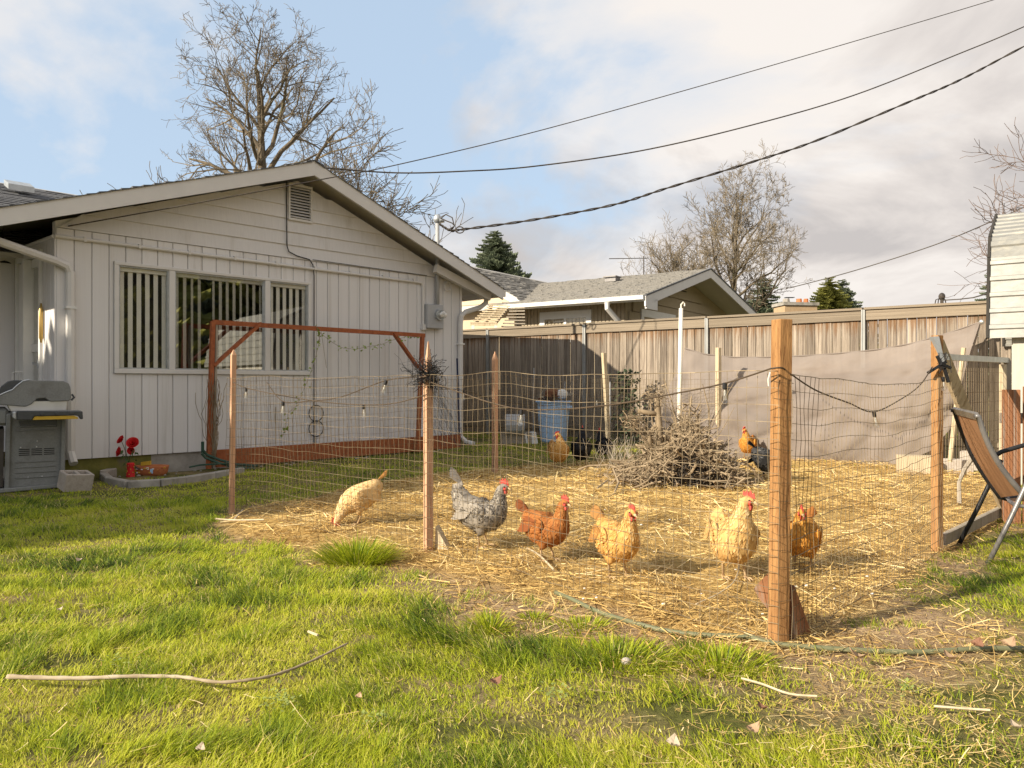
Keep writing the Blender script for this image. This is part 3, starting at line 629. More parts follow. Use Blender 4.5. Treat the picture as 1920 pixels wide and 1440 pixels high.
# conduits, downspouts, cable, meter on the gable wall
m = MB(); m.tube([W(-.02, .03, 3.015), W(5.70, .03, 2.995), W(5.78, .03, 2.985), W(5.81, .03, 2.93), W(5.815, .03, 2.2)], .022, 8)
m.tube([W(-.03, -1.7, 3.04), W(-.03, .0, 3.015)], .02, 8)
for i in range(9): wbox(m, .3 + i * .66, .33 + i * .66, -.001, .056, 2.985, 3.042)
wbox(m, 5.775, 5.855, 0, .07, 2.16, 2.26)
m.build('conduit_pipe', TRIM, HOUSE, smooth=False)
m = MB(); m.tube([W(-1.3, .3, 2.99), W(-1.05, .2, 2.95), W(-.02, .07, 2.70), W(.10, .06, 2.655), W(.145, .05, 2.58), W(.145, .05, .35)], .052, 8); m.tube([W(.145, .05, .36), W(.15, .16, .22)], .05, 8)
m.build('downspout', TRIM, HOUSE)
wbox(MB(), .085, .205, .003, .105, 2.13, 2.16).build('strap', PALE, HOUSE)
m = MB(); m.tube([W(7.40, .02, 2.88), W(7.38, .02, 2.76), W(7.22, .03, 2.66), W(6.80, .06, 2.54), W(6.70, .06, 2.46), W(6.69, .05, 2.3), W(6.69, .05, .24), W(6.72, .17, .13), W(6.76, .34, .10)], .048, 8)
m.build('downspout', TRIM, HOUSE); wbox(MB(), 6.63, 6.75, .003, .105, 1.93, 1.955).build('strap', PALE, HOUSE)
m = MB(); m.tube([W(3.12, .03, 4.28), W(3.125, .03, 3.9), W(3.13, .034, 3.3), W(3.16, .034, 3.22), W(3.3, .034, 3.17), W(3.52, .034, 3.14), W(3.58, .034, 3.06), W(3.60, .034, 2.9), W(3.60, .03, .24)], .0085, 5)
m.tube([W(3.58, .03, 3.145), W(4.6, .03, 3.14), W(5.9, .03, 3.135)], .006, 4)
m.build('cable', BLACK, HOUSE)
for zz in (.74, .50):
    m = MB(); m.tube([W(3.64 + .13 * math.cos(q * .4), .03, zz + .125 * math.sin(q * .4)) for q in range(17)], .008, 5); m.build('cable_loop', BLACK, HOUSE)
m = MB(); wbox(m, 5.84, 6.22, .005, .12, 2.19, 2.62); MET = m.build('meter_box', METALG, HOUSE, bev=.012)
mc = W(6.10, .12, 2.44)
m = MB(); m.rings([[mc + NH * d + (TH * math.cos(q * .3927) + Vector((0, 0, 1)) * math.sin(q * .3927)) * r for q in range(16)] for r, d in ((.10, 0), (.10, .05))]); m.build('meter_ring', GALV, MET)
m = MB(); m.rings([[mc + NH * d + (TH * math.cos(q * .3927) + Vector((0, 0, 1)) * math.sin(q * .3927)) * r for q in range(16)] for r, d in ((.085, .05), (.085, .12), (.06, .15), (.01, .155))]); m.build('meter_dome', METERG, MET, smooth=True)
m = MB(); m.rings([[mc + NH * d + (TH * math.cos(q * .3927) + Vector((0, 0, 1)) * math.sin(q * .3927)) * r for q in range(16)] for r, d in ((.07, .05), (.05, .09))]); m.build('meter_face', SILVER, MET)
m = MB(); m.tube([W(6.12, .06, 2.62), W(6.12, .06, 3.3), W(6.12, .06, 4.12)], .036, 10); MAST = m.build('service_mast', METALG, HOUSE, smooth=True)
m = MB(); m.ball(W(6.12, .06, 4.17) , .075, .075, .09); m.obox(W(6.16, .10, 4.14), TH * .05, NH * .05, (0, 0, .03)); m.build('weatherhead', GALV, MAST, smooth=True)
m = MB(); m.tube([W(6.38 + .08 * math.cos(q * .45), .05, 2.98 + .075 * math.sin(q * .45)) for q in range(15)], .012, 6); m.build('wire_holder', TRIM, HOUSE)
# ================================================================== WOODEN FENCE
FA, FB = Vector((-1.14, 17.28, 0)), Vector((6.98, 11.29, 0)); FD = (FB - FA).normalized(); FN = Vector((FD.y, -FD.x, 0)); FN = -FN if FN.y > 0 else FN
FR = math.atan2(FD.y, FD.x); FTOP = 2.40
def FP(s, n, z): v = FA + FD * s + FN * n; return Vector((v.x, v.y, z))
fe = thing('board_fence', 'tall weathered grey board fence with a flat cap rail between the yards', 'fence', (FA.x, FA.y, 0))
fb = [unit_board(FENCE, 'fence_board', .02) for _ in range(1)][0]
posts_px = (917, 1098, 1327, 1620)
def fence_s(px): r = (px - 960) / F; return (r * FA.y - FA.x) / (FD.x - r * FD.y)
PS = [fence_s(p) for p in posts_px]; PS = PS + [PS[-1] + 2.5 * k for k in range(1, 5)]
s = -.9
while s < 19.0:
    wd = rnd.uniform(.132, .146); zt = FTOP - .165 + rnd.uniform(-.006, .004); zb = .04 + gzf(*FP(s, 0, 0)[:2])
    place(fb, 'fence_board', fe, FP(s + wd / 2, rnd.uniform(-.007, .007), (zt + zb) / 2), (0, rnd.uniform(-.003, .003), FR), (wd - rnd.uniform(.004, .011), .019, zt - zb))
    s += wd
gp = MB(); gp.obox((0, 0, 0), (.028, 0, 0), (0, .022, 0), (0, 0, .5)).obox((-.018, -.027, 0), (.010, 0, 0), (0, .005, 0), (0, 0, .5)); gpm = gp.mesh('metal_post', POSTG)
for q in PS: place(gpm, 'metal_post', fe, FP(q, .045, 1.2), (0, 0, FR), (1, 1, 2.37))
cu = unit_board(CAPW, 'cap_rail', .004)
edges = [-1.0] + PS + [19.0]
for a, b in zip(edges[:-1], edges[1:]):
    place(cu, 'cap_rail', fe, FP((a + b) / 2, .028, FTOP - .10 + rnd.uniform(-.004, .004)), (0, rnd.uniform(-.002, .002), FR), (b - a - .06, .038, .165))
    place(cu, 'cap_board', fe, FP((a + b) / 2, .0, FTOP - .002 + rnd.uniform(-.002, .004)), (0, 0, FR), (b - a - .006, .15, .036))
    place(cu, 'bottom_rail', fe, FP((a + b) / 2, .028, .32), (0, 0, FR), (b - a - .06, .038, .09))

# ================================================================== NEIGHBOUR HOUSE
NE = Vector((2.95, 17.0, 0)); ND = Vector((-.826, .5635, 0)); NG_ = Vector((.5635, .826, 0))     # gutter end, along the eave, across the gable
nb = thing('neighbour_house', 'tan ranch house with grey shingle roof and shaded gable behind the board fence', 'house', (NE.x, NE.y, 0))
def NP(a, g, z): v = NE + ND * a + NG_ * g; return Vector((v.x, v.y, z))
EZ2, RZ2, GW = 3.17, 4.24, 4.05
NL = 4.06
sl2 = math.hypot(GW, RZ2 - EZ2)
MB().prism([NP(0, 0, EZ2), NP(0, GW, RZ2), NP(0, GW, RZ2 - .1), NP(0, 0, EZ2 - .1)], ND * 12).build('roof_deck', SOFF, nb)
MB().prism([NP(0, 2 * GW, EZ2 + .2), NP(0, GW, RZ2), NP(0, GW, RZ2 - .1), NP(0, 2 * GW, EZ2 + .1)], ND * 12).build('roof_deck', SOFF, nb)
shingles(lambda u, s: NP(u - .03, s * GW / sl2 - .04, EZ2 + s * (RZ2 - EZ2) / sl2), 9.2, sl2, .135, .32, .02, 9, keep=lambda u, s: u < NL + .15 + s * 1.6).build('shingles', SHING, nb, kind='stuff')
for g0, z0_, g1, z1_ in ((0 - .06, EZ2 - .03, GW, RZ2 - .005), (2 * GW, EZ2 + .195, GW, RZ2 - .005)):
    MB().prism([NP(-.04, g0, z0_), NP(-.04, g1, z1_), NP(-.04, g1, z1_ - .22), NP(-.04, g0, z0_ - .22)], ND * .038).build('rake_board', TRIM, nb)
    MB().prism([NP(-.055, g0, z0_ + .035), NP(-.055, g1, z1_ + .035), NP(-.055, g1, z1_ - .0), NP(-.055, g0, z0_ + .0)], ND * .06).build('roof_edge', SHINGD, nb)
m = MB(); m.prism([NP(0, -.02, EZ2 - .01), NP(0, -.13, EZ2 - .01), NP(0, -.12, EZ2 - .10), NP(0, -.05, EZ2 - .14), NP(0, -.02, EZ2 - .14)], ND * NL); m.build('gutter', PALE, nb)
m = MB(); m.obox(NP(-.02, .28, EZ2 - .17), ND * .02, NG_ * .30, (0, 0, .13)); m.build('boxed_eave_end', TRIM, nb)
EW = .55; GO = .75
MB().prism([NP(GO, EW, 0), NP(GO, EW, EZ2 - .02), NP(11, EW, EZ2 - .02), NP(11, EW, 0)], NG_ * .1).build('wall', TANW, nb)
MB().prism([NP(GO, EW + .101, 0), NP(GO, 2 * GW - .5, 0), NP(GO, 2 * GW - .5, EZ2 + .2), NP(GO, GW, RZ2 - .12), NP(GO, EW + .101, EZ2 - .0)], ND * .1).build('gable_wall', TANW, nb)
m = MB()
for i in range(60): m.obox(NP(GO - .006, EW + .12 + i * .115, 1.35), ND * .012, NG_ * .045, (0, 0, 1.35))
m.build('batten', TANW, nb, kind='stuff')
m = MB()
for i in range(60): m.obox(NP(GO + .06 + i * .10, EW - .006, 1.55), ND * .035, NG_ * .010, (0, 0, 1.55))
m.build('batten', TANW, nb, kind='stuff')
for zz, ga, gb in ((2.78, .7, 6.9), (3.05, .9, 6.5), (3.32, 1.3, 6.2), (3.6, 2.2, 5.4), (3.85, 3.1, 4.7)):
    MB().obox(NP(GO - .02, (ga + gb) / 2, zz), ND * .018, NG_ * (gb - ga) / 2, (0, 0, .125)).build('lap_board', TANW, nb)
MB().obox(NP(GO - .05, GW - .1, 3.86), ND * .02, NG_ * .22, (0, 0, .17)).build('gable_vent', DARKIN, nb)
for i in range(4): MB().obox(NP(GO - .075, GW - .1, 3.73 + i * .085), ND * .008, NG_ * .2, (0, 0, .02)).build('vent_slat', TANW, nb)
def nwin(cen, ax, nn, wd, ht, name='window'):
    m = MB(); z = Vector((0, 0, 1)); cen = Vector(cen)
    m.obox(cen + z * (ht / 2), ax * (wd / 2 + .1), nn * .03, z * .09); m.obox(cen - z * (ht / 2), ax * (wd / 2 + .1), nn * .03, z * .06)
    for sgn in (-1, 1): m.obox(cen + ax * sgn * (wd / 2 + .03), ax * .07, nn * .028, z * (ht / 2 - .091))
    m.obox(cen, ax * .035, nn * .02, z * (ht / 2 - .091))
    o = m.build(name, PALE, nb)
    MB().obox(cen - nn * .01, ax * (wd / 2 - .041), nn * .006, z * (ht / 2 - .061)).build('pane', GLASSS, o)
    return o
wl = P(1075, 592, 17.9); 
a_ = (wl - NE).dot(ND); nwin(NP(2.35, EW - .03, 2.58), ND, -NG_, 1.25, .62)
nwin(NP(GO - .04, 2.35, 2.52), NG_, -ND, 1.9, .8)
m = MB(); m.tube([NP(.9, -.08, EZ2 - .12), NP(.9, -.08, EZ2 - .25), NP(.78, .18, EZ2 - .5), NP(.70, EW - .08, EZ2 - .68), NP(.70, EW - .08, .5)], .06, 8); m.build('downspout', TRIM, nb)
for a, g in ((2.3, 2.95), (6.9, 3.2), (7.7, 1.9)):
    zz = EZ2 + g * (RZ2 - EZ2) / GW + .06
    m = MB(); m.obox(NP(a, g, zz), ND * .16, NG_ * .14, (0, 0, .055)); m.obox(NP(a, g - .02, zz + .075), ND * .19, NG_ * .17, (0, 0, .016)); m.build('roof_vent', CHAIRM, nb)
fl = P(975, 545, 19.0); m = MB(); m.beam(NP(4.3, .9, 3.47), NP(4.62, 1.75, 3.68), .22, .03); m.build('valley_flashing', GALV, nb)
# cross wing with cream gable
CE = Vector((.13, 19.3, 0)); CZ, CT = 3.36, 4.42
def CP(a, g, z): v = CE + ND * a + NG_ * g; return Vector((v.x, v.y, z))
MB().prism([CP(0, 0, CZ), CP(2.0, 0, CT), CP(2.0, 0, CT - .08), CP(0, 0, CZ - .08)], NG_ * 8).build('wing_roof_deck', SOFF, nb)
MB().prism([CP(4.0, 0, CZ), CP(2.0, 0, CT), CP(2.0, 0, CT - .08), CP(4.0, 0, CZ - .08)], NG_ * 8).build('wing_roof_deck', SOFF, nb)
s3 = math.hypot(2, CT - CZ)
shingles(lambda u, s: CP(s * 2 / s3, u, CZ + s * (CT - CZ) / s3), 8, s3, .135, .32, .02, 12).build('shingles', SHING, nb, kind='stuff')
MB().prism([CP(-.12, -.05, CZ - .09), CP(2.0, -.05, CT - .01), CP(2.0, -.05, CT - .19), CP(-.12, -.05, CZ - .25)], NG_ * .045).build('rake_board', PALE, nb)
MB().prism([CP(.1, .02, 0), CP(.1, .02, CZ - .12), CP(2.0, .02, CT - .15), CP(4.0, .02, CZ - .1), CP(4.0, .02, 0)], NG_ * .1).build('wing_wall', CREAM, nb)
for zz, q in ((2.62, .2), (2.95, .2), (3.28, .3), (3.6, .8)): MB().obox(CP(2.1 + q / 2, .01, zz), ND * (1.95 - q / 2), NG_ * .014, (0, 0, .012)).build('siding_line', CREAM, nb)
MB().obox(CP(1.6, -.02, 2.42), ND * 1.0, NG_ * .03, (0, 0, .14)).build('pale_header', PALE, nb)
# slatted patio cover
aw = thing('slatted_awning', 'weathered slatted patio awning sloping beside the cream gable behind the fence', 'awning', tuple(P(925, 610, 18.2)))
TL, TR, BL, BR = P(917, 572, 18.8), P(956, 574, 18.7), P(882, 605, 18.2), P(932, 605, 18.1)
for i in range(9):
    q = i / 8; MB().beam(TL.lerp(BL, q), TR.lerp(BR, q), .05, .028).build('slat', PALEW, aw)
for q in (.12, .5, .9): MB().beam(TL.lerp(TR, q) - Vector((0, 0, .05)), BL.lerp(BR, q) - Vector((0, 0, .05)), .04, .06).build('rafter', GREYW, aw)
MB().beam(BL - Vector((0, 0, .03)), BR - Vector((0, 0, .03)), .04, .08).build('front_beam', PALEW, aw)
for q in (.1, .95): MB().beam(BL.lerp(BR, q) - Vector((0, 0, .07)), Vector((BL.lerp(BR, q).x, BL.lerp(BR, q).y, 0)), .07, .07).build('post', PALE, aw)
RL, RR = P(958, 578, 18.5), P(984, 577, 18.4)
for i in range(7):
    q = i / 6; MB().beam(RL.lerp(P(940, 612, 18.2), q), RR.lerp(P(985, 613, 18.2), q), .05, .03).build('side_slat', GREYW, aw)

# chimney, antenna, far mast
ch = thing('brick_chimney', 'tan brick chimney with clay pots showing above the fence', 'chimney', tuple(P(1493, 640, 30)))
c0 = P(1491, 580, 30); m = MB(); m.obox(c0 - Vector((0, 0, 1.5)), (.66, .1, 0), (-.06, .45, 0), (0, 0, 1.6)); m.build('stack', BRICK, ch)
m = MB(); m.obox(c0 + Vector((0, 0, .17)), (.72, .11, 0), (-.07, .5, 0), (0, 0, .06)); m.build('cap', CONC, ch)
for dx, r_, mt in ((-.35, .16, CONC), (.15, .13, TERRA), (.42, .11, TERRA)): MB().lathe(c0 + Vector((dx, 0, .23)), [(r_, 0), (r_ * .8, .18)], 8).build('chimney_pot', mt, ch)
MB().beam(c0 + Vector((-.4, 0, .46)), c0 + Vector((-.05, 0, .46)), .2, .02).build('pot_cover', BLACK, ch)
MB().beam(c0 + Vector((-.25, 0, .3)), c0 + Vector((-.25, 0, .46)), .02, .02).build('cover_leg', BLACK, ch)
an = thing('roof_antenna', 'thin television antenna standing behind the neighbour roof ridge', 'antenna', tuple(P(1207, 560, 26)))
m = MB(); m.tube([P(1207, 560, 26), P(1207, 480, 26)], .02, 5); m.build('antenna_pole', DCABLE, an)
m = MB(); m.tube([P(1142, 485, 25.7), P(1216, 484, 26.1)], .014, 5); m.build('boom', DCABLE, an)
fm = thing('service_pole', 'small dark service mast with looping wires above the fence top', 'mast', tuple(P(1766, 640, 28)))
m = MB(); m.tube([P(1766, 640, 28), P(1766, 556, 28)], .06, 6); m.build('pole', DCABLE, fm)
m = MB(); m.ball(P(1766, 556, 28), .12, .1, .14); m.build('weatherhead', DCABLE, fm)
for d in (-14, -8, 8): 
    m = MB(); m.tube([P(1766, 558, 28), P(1766 + d * .8, 562, 28), P(1766 + d, 575, 28)], .02, 4); m.build('loop_wire', DCABLE, fm)
m = MB(); m.tube([P(1768, 563, 28), P(1800, 561, 27.5), P(1825, 558, 27), P(1860, 548, 26), P(1960, 530, 25)], .025, 4); m.build('drop_wire', DCABLE, fm)

# ================================================================== METAL SHED AT THE RIGHT
S0 = Vector((5.92, 9.1, 0)); SE = FD; SP_ = Vector((-FD.y, FD.x, 0)); SP_ = SP_ if SP_.y > 0 else -SP_
sh = thing('metal_roof_shed', 'white shed with a steep ribbed grey metal roof at the right edge', 'shed', tuple(S0))
def SHP(a, d, z): v = S0 + SE * a + SP_ * d; return Vector((v.x, v.y, z))
prof = [(-.12, 1.745), (.05, 2.72), (.17, 2.98), (1.1, 3.42), (2.03, 2.98), (2.15, 2.72), (2.32, 1.745)]
def ribbed(p, q, name, mat):
    """one roof plane of ribbed sheet: ribs run along the shed"""
    (d0, z0), (d1, z1) = p, q; L = math.hypot(d1 - d0, z1 - z0); nx, nz = -(z1 - z0) / L, (d1 - d0) / L
    k = max(1, int(L / .17)); pts = []
    for i in range(k):
        for f_, h_ in ((0, 0), (.50, 0), (.56, .018), (.78, .018), (.84, 0)): 
            q_ = (i + f_) / k; pts.append((d0 + (d1 - d0) * q_ + nx * h_, z0 + (z1 - z0) * q_ + nz * h_))
    pts.append((d1, z1))
    m = MB(); lo = [(a - nx * .006, b - nz * .006) for a, b in pts]
    loop = pts + lo[::-1]; m.rings([[SHP(-.22, d, z) for d, z in loop], [SHP(5.4, d, z) for d, z in loop]], cap=False)
    n = len(pts); 
    for base in (0, len(loop)):
        for i in range(n - 1): m.f.append((base + i, base + i + 1, base + 2 * n - 2 - i, base + 2 * n - 1 - i))
    return m.build(name, mat, sh)
for i in range(6): ribbed(prof[i], prof[i + 1], 'roof_sheet', CORR)
SHW = pm('shed_paint', (.40, .38, .33), (.48, .46, .40), rough=.7)
m = MB()
for i in range(6): m.beam(SHP(-.235, *prof[i]), SHP(-.235, *prof[i + 1]), .03, .05, up=SP_)
m.build('rake_trim', DARKIN, sh)
wallp = [(.02, -.05), (.02, 2.0), (.14, 2.66), (.25, 2.92), (1.1, 3.32), (1.95, 2.92), (2.06, 2.66), (2.18, 2.0), (2.18, -.05)]
MB().prism([SHP(0, d, z) for d, z in wallp], SE * .05).build('gable_end_wall', SHW, sh)
MB().prism([SHP(5.15, d, z) for d, z in wallp], SE * .05).build('gable_end_wall', SHW, sh)
MB().prism([SHP(.051, .02, -.05), SHP(.051, .02, 2.0), SHP(.051, .07, 2.0), SHP(.051, .07, -.05)], SE * 5.09).build('shed_wall', SHW, sh)
SHB = unit_board(SHW, 'wall_panel', .02)
for i in range(18): place(SHB, 'wall_panel', sh, SHP(.15 + i * .286, .008, 1.0), (0, 0, FR), (.278, .02, 2.0))
# ================================================================== TREES
def bare_tree(name, label, base, height, fork, spread, seed, trunk_r, nl=9, levels=4, mat=TWIG, tmat=BARK, lean=(0, 0), minr=.006, up_bias=.25, lens=None, dens=1.0):
    r = random.Random(seed); root = thing(name, label, 'tree', tuple(base))
    T, L, B = MB(), [], MB()
    top = Vector(base) + Vector((lean[0], lean[1], height))
    def grow(mb, p, d, length, rad, lev, sides):
        n = 6 if lev <= 1 else 4; pts = [p]; rs = [rad]; dd = d.copy()
        for i in range(n):
            w_ = .13 if lev <= 1 else .20
            dd = (dd + Vector((r.gauss(0, w_), r.gauss(0, w_), r.gauss(0, w_) + up_bias * .16))).normalized()
            pts.append(pts[-1] + dd * length / n); rs.append(max(rad * (1 - .72 * (i + 1) / n), minr))
        mb.tube(pts, rs, sides, cap=False)
        if lev < levels:
            nc = max(2, int((6.5 if lev == 1 else 4.6 if lev == 2 else 3.6) * dens + r.random()))
            for k in range(nc):
                q = r.uniform(.22 if lev == 1 else .15, 1.0); i = min(int(q * n), n - 1); pp = pts[i].lerp(pts[i + 1], q * n - i)
                ax = (pts[i + 1] - pts[i]).normalized(); an = R(r.uniform(22, 62)); rot = Quaternion(ax, r.uniform(0, 6.28)) @ Quaternion(ax.orthogonal(), an)
                cdv = rot @ ax; cdv = (cdv + Vector((0, 0, up_bias * .5))).normalized()
                grow(B if lev >= 1 else mb, pp, cdv, length * r.uniform(.38, .62), max(rs[i] * .55, minr), lev + 1, 4 if lev < 2 else 3)
    # trunk
    n = 10; pts = []; rs = []
    for i in range(n + 1):
        q = i / n; pts.append(Vector(base) + Vector((lean[0] * q + .10 * math.sin(q * 5 + seed), lean[1] * q, height * .93 * q))); rs.append(max(trunk_r * (1 - q * .85) ** 1.0, .02))
    k = int(n * (fork / height) + 1.6)
    T.tube(pts[:k + 2], rs[:k + 2], 8); T.build('trunk', tmat, root, smooth=True)
    LM = MB(); LM.tube(pts[k:], rs[k:], 6, cap=False)
    for j in range(nl):
        q = fork / height + (1 - fork / height) * .80 * (j / max(nl - 1, 1)) ** .9; i = min(int(q * n), n - 1); pp = pts[i].lerp(pts[i + 1], min(q * n - i, 1))
        az = j * 2.4 + r.uniform(-.5, .5); el = R(r.uniform(18, 42) + 34 * (j / nl))
        d = Vector((math.cos(az) * math.cos(el), math.sin(az) * math.cos(el), math.sin(el)))
        grow(LM, pp, d, spread * r.uniform(.8, 1.1) * (1 - .45 * q * q), max(rs[i] * .56, .035), 1, 6)
    LM.build('limbs', tmat, root, smooth=True); B.build('twigs', mat, root, kind='stuff')
    return root
b = P(487, 300, 24); b.z = 0
bare_tree('bare_tree', 'tall bare tree with a thick mossy trunk rising behind the house roof', b, 11.8, 6.6, 4.2, 5, .36, nl=17, levels=5, dens=.9, minr=.0062, up_bias=.17)
b = P(365, 300, 30); b.z = 0
bare_tree('bare_tree', 'low bare shrubby tree peeking over the roof left of the tall bare tree', b, 8.2, 4.0, 3.4, 8, .12, nl=10, levels=3, minr=.012, dens=1.5, up_bias=.1)
b = P(650, 300, 29); b.z = 0
bare_tree('bare_tree', 'bare spreading tree behind the right slope of the house roof', b, 8.4, 5.0, 4.2, 12, .16, nl=13, levels=3, minr=.012, dens=1.7, up_bias=.1)
for px, sd, ht, fk, sp, lb in ((1380, 21, 11.6, 4.2, 4.7, 'large bare tree standing behind the neighbour gable'), (1300, 22, 7.8, 3.0, 4.2, 'bare tree leaning left behind the ridge of the neighbour roof')):
    b = P(px, 300, 42 if px == 1380 else 43); b.z = 0
    bare_tree('bare_tree', lb, b, ht, fk, sp, sd, .26, nl=17, levels=5 if px == 1380 else 4, minr=.0085, up_bias=.32, dens=1.0 if px == 1380 else 1.15, lean=(0, 0) if px == 1380 else (-1.2, 0))
b = P(2010, 500, 15.5); b.z = 0
bare_tree('bare_tree', 'reddish twiggy bare tree above the shed at the right edge', b, 6.0, 2.0, 2.5, 31, .12, nl=18, levels=3, mat=TWIGR, tmat=TWIGR, minr=.005, up_bias=.25, dens=1.7)

def conifer(label, base, height, rad, seed, mat=NEEDLE, tiers=16, per=9):
    r = random.Random(seed); root = thing('conifer_tree', label, 'tree', tuple(base)); base = Vector(base)
    T = MB(); T.tube([base, base + Vector((0, 0, height * .6)), base + Vector((0, 0, height))], [rad * .09, rad * .05, .015], 6); T.build('trunk', BARK, root)
    C = MB()
    for i in range(tiers):
        q = (i + .3) / tiers; z = height * (.12 + .88 * q); L = rad * (1 - q) ** .8 + .06 * rad
        for k in range(per):
            az = k * 6.283 / per + r.uniform(-.3, .3) + i; l = L * r.uniform(.65, 1.2); dr = r.uniform(.05, .4)
            d = Vector((math.cos(az), math.sin(az), 0)); p0 = base + Vector((0, 0, z + r.uniform(-.5, .5) * height / tiers)); sd = Vector((-d.y, d.x, 0))
            ns = 9
            for j in range(ns):
                f = (j + .5) / ns; c = p0 + d * l * f + Vector((0, 0, -dr * l * f + .35 * l * f * f * .5)); w_ = l * .30 * (1 - f * .75)
                for sgn in (-1, 1):
                    e = c + sd * sgn * w_ * r.uniform(.6, 1.3) + d * w_ * .8 + Vector((0, 0, r.uniform(-.35, .15) * w_)); h_ = l * .075
                    i0 = len(C.v); C.v += [tuple(c - d * h_), tuple(c + d * h_ + Vector((0, 0, h_))), tuple(e), tuple(c - d * h_ * .4 - Vector((0, 0, h_ * 1.3)))]; C.f += [(i0, i0 + 1, i0 + 2), (i0, i0 + 3, i0 + 2)]
    C.build('crown', mat, root)
    return root
def base_at(px, d): b = P(px, 600, d); b.z = 0; return b
conifer('pointed dark conifer far behind the house eave', base_at(928, 60), 13.2, 5.2, 1, tiers=40, per=17)
conifer('yellow green conifer rising above the fence right of the chimney', base_at(1556, 48), 7.9, 3.2, 2, NEEDLEY, tiers=34, per=14)
conifer('blue green conifer touching the yellow green conifer above the fence', base_at(1580, 52), 8.3, 3.2, 3, tiers=34, per=14)
conifer('dark conifer half hidden behind the bare tree by the chimney', base_at(1432, 50), 8.4, 3.0, 4, tiers=26, per=10)
conifer('dark conifer at the right edge above the shed corner', base_at(1868, 40), 7.6, 2.2, 5, tiers=22, per=10)
# out-of-frame trees: right ones show in the window glass, left pair added for shade
conifer('tall dark conifer off to the right of the yard', Vector((13.5, 1.5, 0)), 11, 3.4, 6, NEEDLEY, tiers=34, per=16)  # yellow green needles: sunlit tone put into the colour
conifer('tall dark conifer far off to the right of the yard', Vector((17, -2.5, 0)), 12, 3.8, 7, tiers=34, per=16)
conifer('tall dense conifer beyond the fence off to the right', Vector((21, 4.5, 0)), 11, 3.8, 17, NEEDLEY, tiers=34, per=16)  # sunlit tone put into the needle colour here as well
conifer('broad dense conifer beyond the fence off to the right', Vector((24, 8.5, 0)), 12, 4.2, 18, tiers=34, per=16)
conifer('dense dark conifer between the off side conifers on the right', Vector((20, .5, 0)), 12, 4.0, 19, tiers=34, per=16)
conifer('unseen dense conifer added far off to the left to shade the lawn', Vector((-16.1, .67, 0)), 11.2, 3.7, 8, tiers=34, per=16)
conifer('unseen dense conifer added nearer the porch to shade the lawn', Vector((-14.06, 2.3, 0)), 11.2, 3.7, 28, tiers=34, per=16)

# ================================================================== OVERHEAD WIRES
def wire(name, label, pts, r, tw=0):
    pts = [P(*p) for p in pts]; out = []
    for i in range(len(pts) - 1):                 # Catmull-Rom
        p0, p1, p2, p3 = pts[max(i - 1, 0)], pts[i], pts[i + 1], pts[min(i + 2, len(pts) - 1)]
        for k in range(10):
            q = k / 10; out.append(.5 * ((2 * p1) + (p2 - p0) * q + (2 * p0 - 5 * p1 + 4 * p2 - p3) * q * q + (3 * p1 - p0 - 3 * p2 + p3) * q ** 3))
    out.append(pts[-1]); m = MB()
    if tw:
        for ph in (0, 3.14):
            o2 = []
            for i in range(len(out) - 1):
                for k in range(4):
                    q = out[i].lerp(out[i + 1], k / 4); L = (i * 4 + k) * .33 + ph; o2.append(q + Vector((0, math.cos(L), math.sin(L))) * r * 1.1)
            m.tube(o2, r, 5)
    else: m.tube(out, r, 5)
    o = m.build(name, DCABLE); return tag(o, label, 'cable')
wire('overhead_cable', 'thin overhead cable running from the upper right down across the gable to the house corner', [(128, 424, 9.52), (330, 388, 9.9), (480, 360, 10.3), (600, 337, 10.8), (740, 310, 11.6), (1000, 248, 12.8), (1300, 165, 13.8), (1600, 78, 14.8), (1865, -1, 15.8), (2200, -105, 17)], .008)
wire('overhead_cable', 'overhead cable sagging from the ridge of the gable to the right sky', [(590, 313, 11.7), (740, 324, 12.1), (870, 321, 12.4), (1000, 312, 12.8), (1200, 283, 13.3), (1400, 237, 13.9), (1600, 179, 14.5), (1800, 100, 15.1), (1920, 50, 15.6), (2200, -75, 16.5)], .012)
wire('service_drop', 'thick twisted service drop cable sagging from the roof mast to the upper right', [(824, 420, 13.7), (845, 432, 13.7), (868, 430, 13.75), (1000, 412, 13.9), (1150, 384, 14.1), (1250, 353, 14.3), (1400, 307, 14.6), (1530, 264, 14.9), (1700, 193, 15.3), (1800, 150, 15.6), (1920, 87, 16), (2200, -60, 17)], .0125, tw=1)
wire('overhead_cable', 'low thin cable rising from behind the bare tree towards the shed roof', [(1480, 540, 33), (1600, 508, 31), (1750, 460, 29), (1862, 414, 27), (1960, 370, 26)], .02)
m = MB()
for ph in (0, 1.3):
    m.tube([P(826 + ph * 2, 410, 13.7), P(836, 402 + 9 * ph, 13.65), P(848, 408 + 8 * ph, 13.6), P(852, 424, 13.6), P(845 - 5 * ph, 432, 13.65)], .011, 5)
m.tube([P(862 + 8 * math.cos(q * .5), 431 + 6 * math.sin(q * .5), 13.6) for q in range(14)], .011, 5)
tag(m.build('drip_loops', DCABLE), 'looping dark wires hanging at the roof mast weatherhead', 'cable')
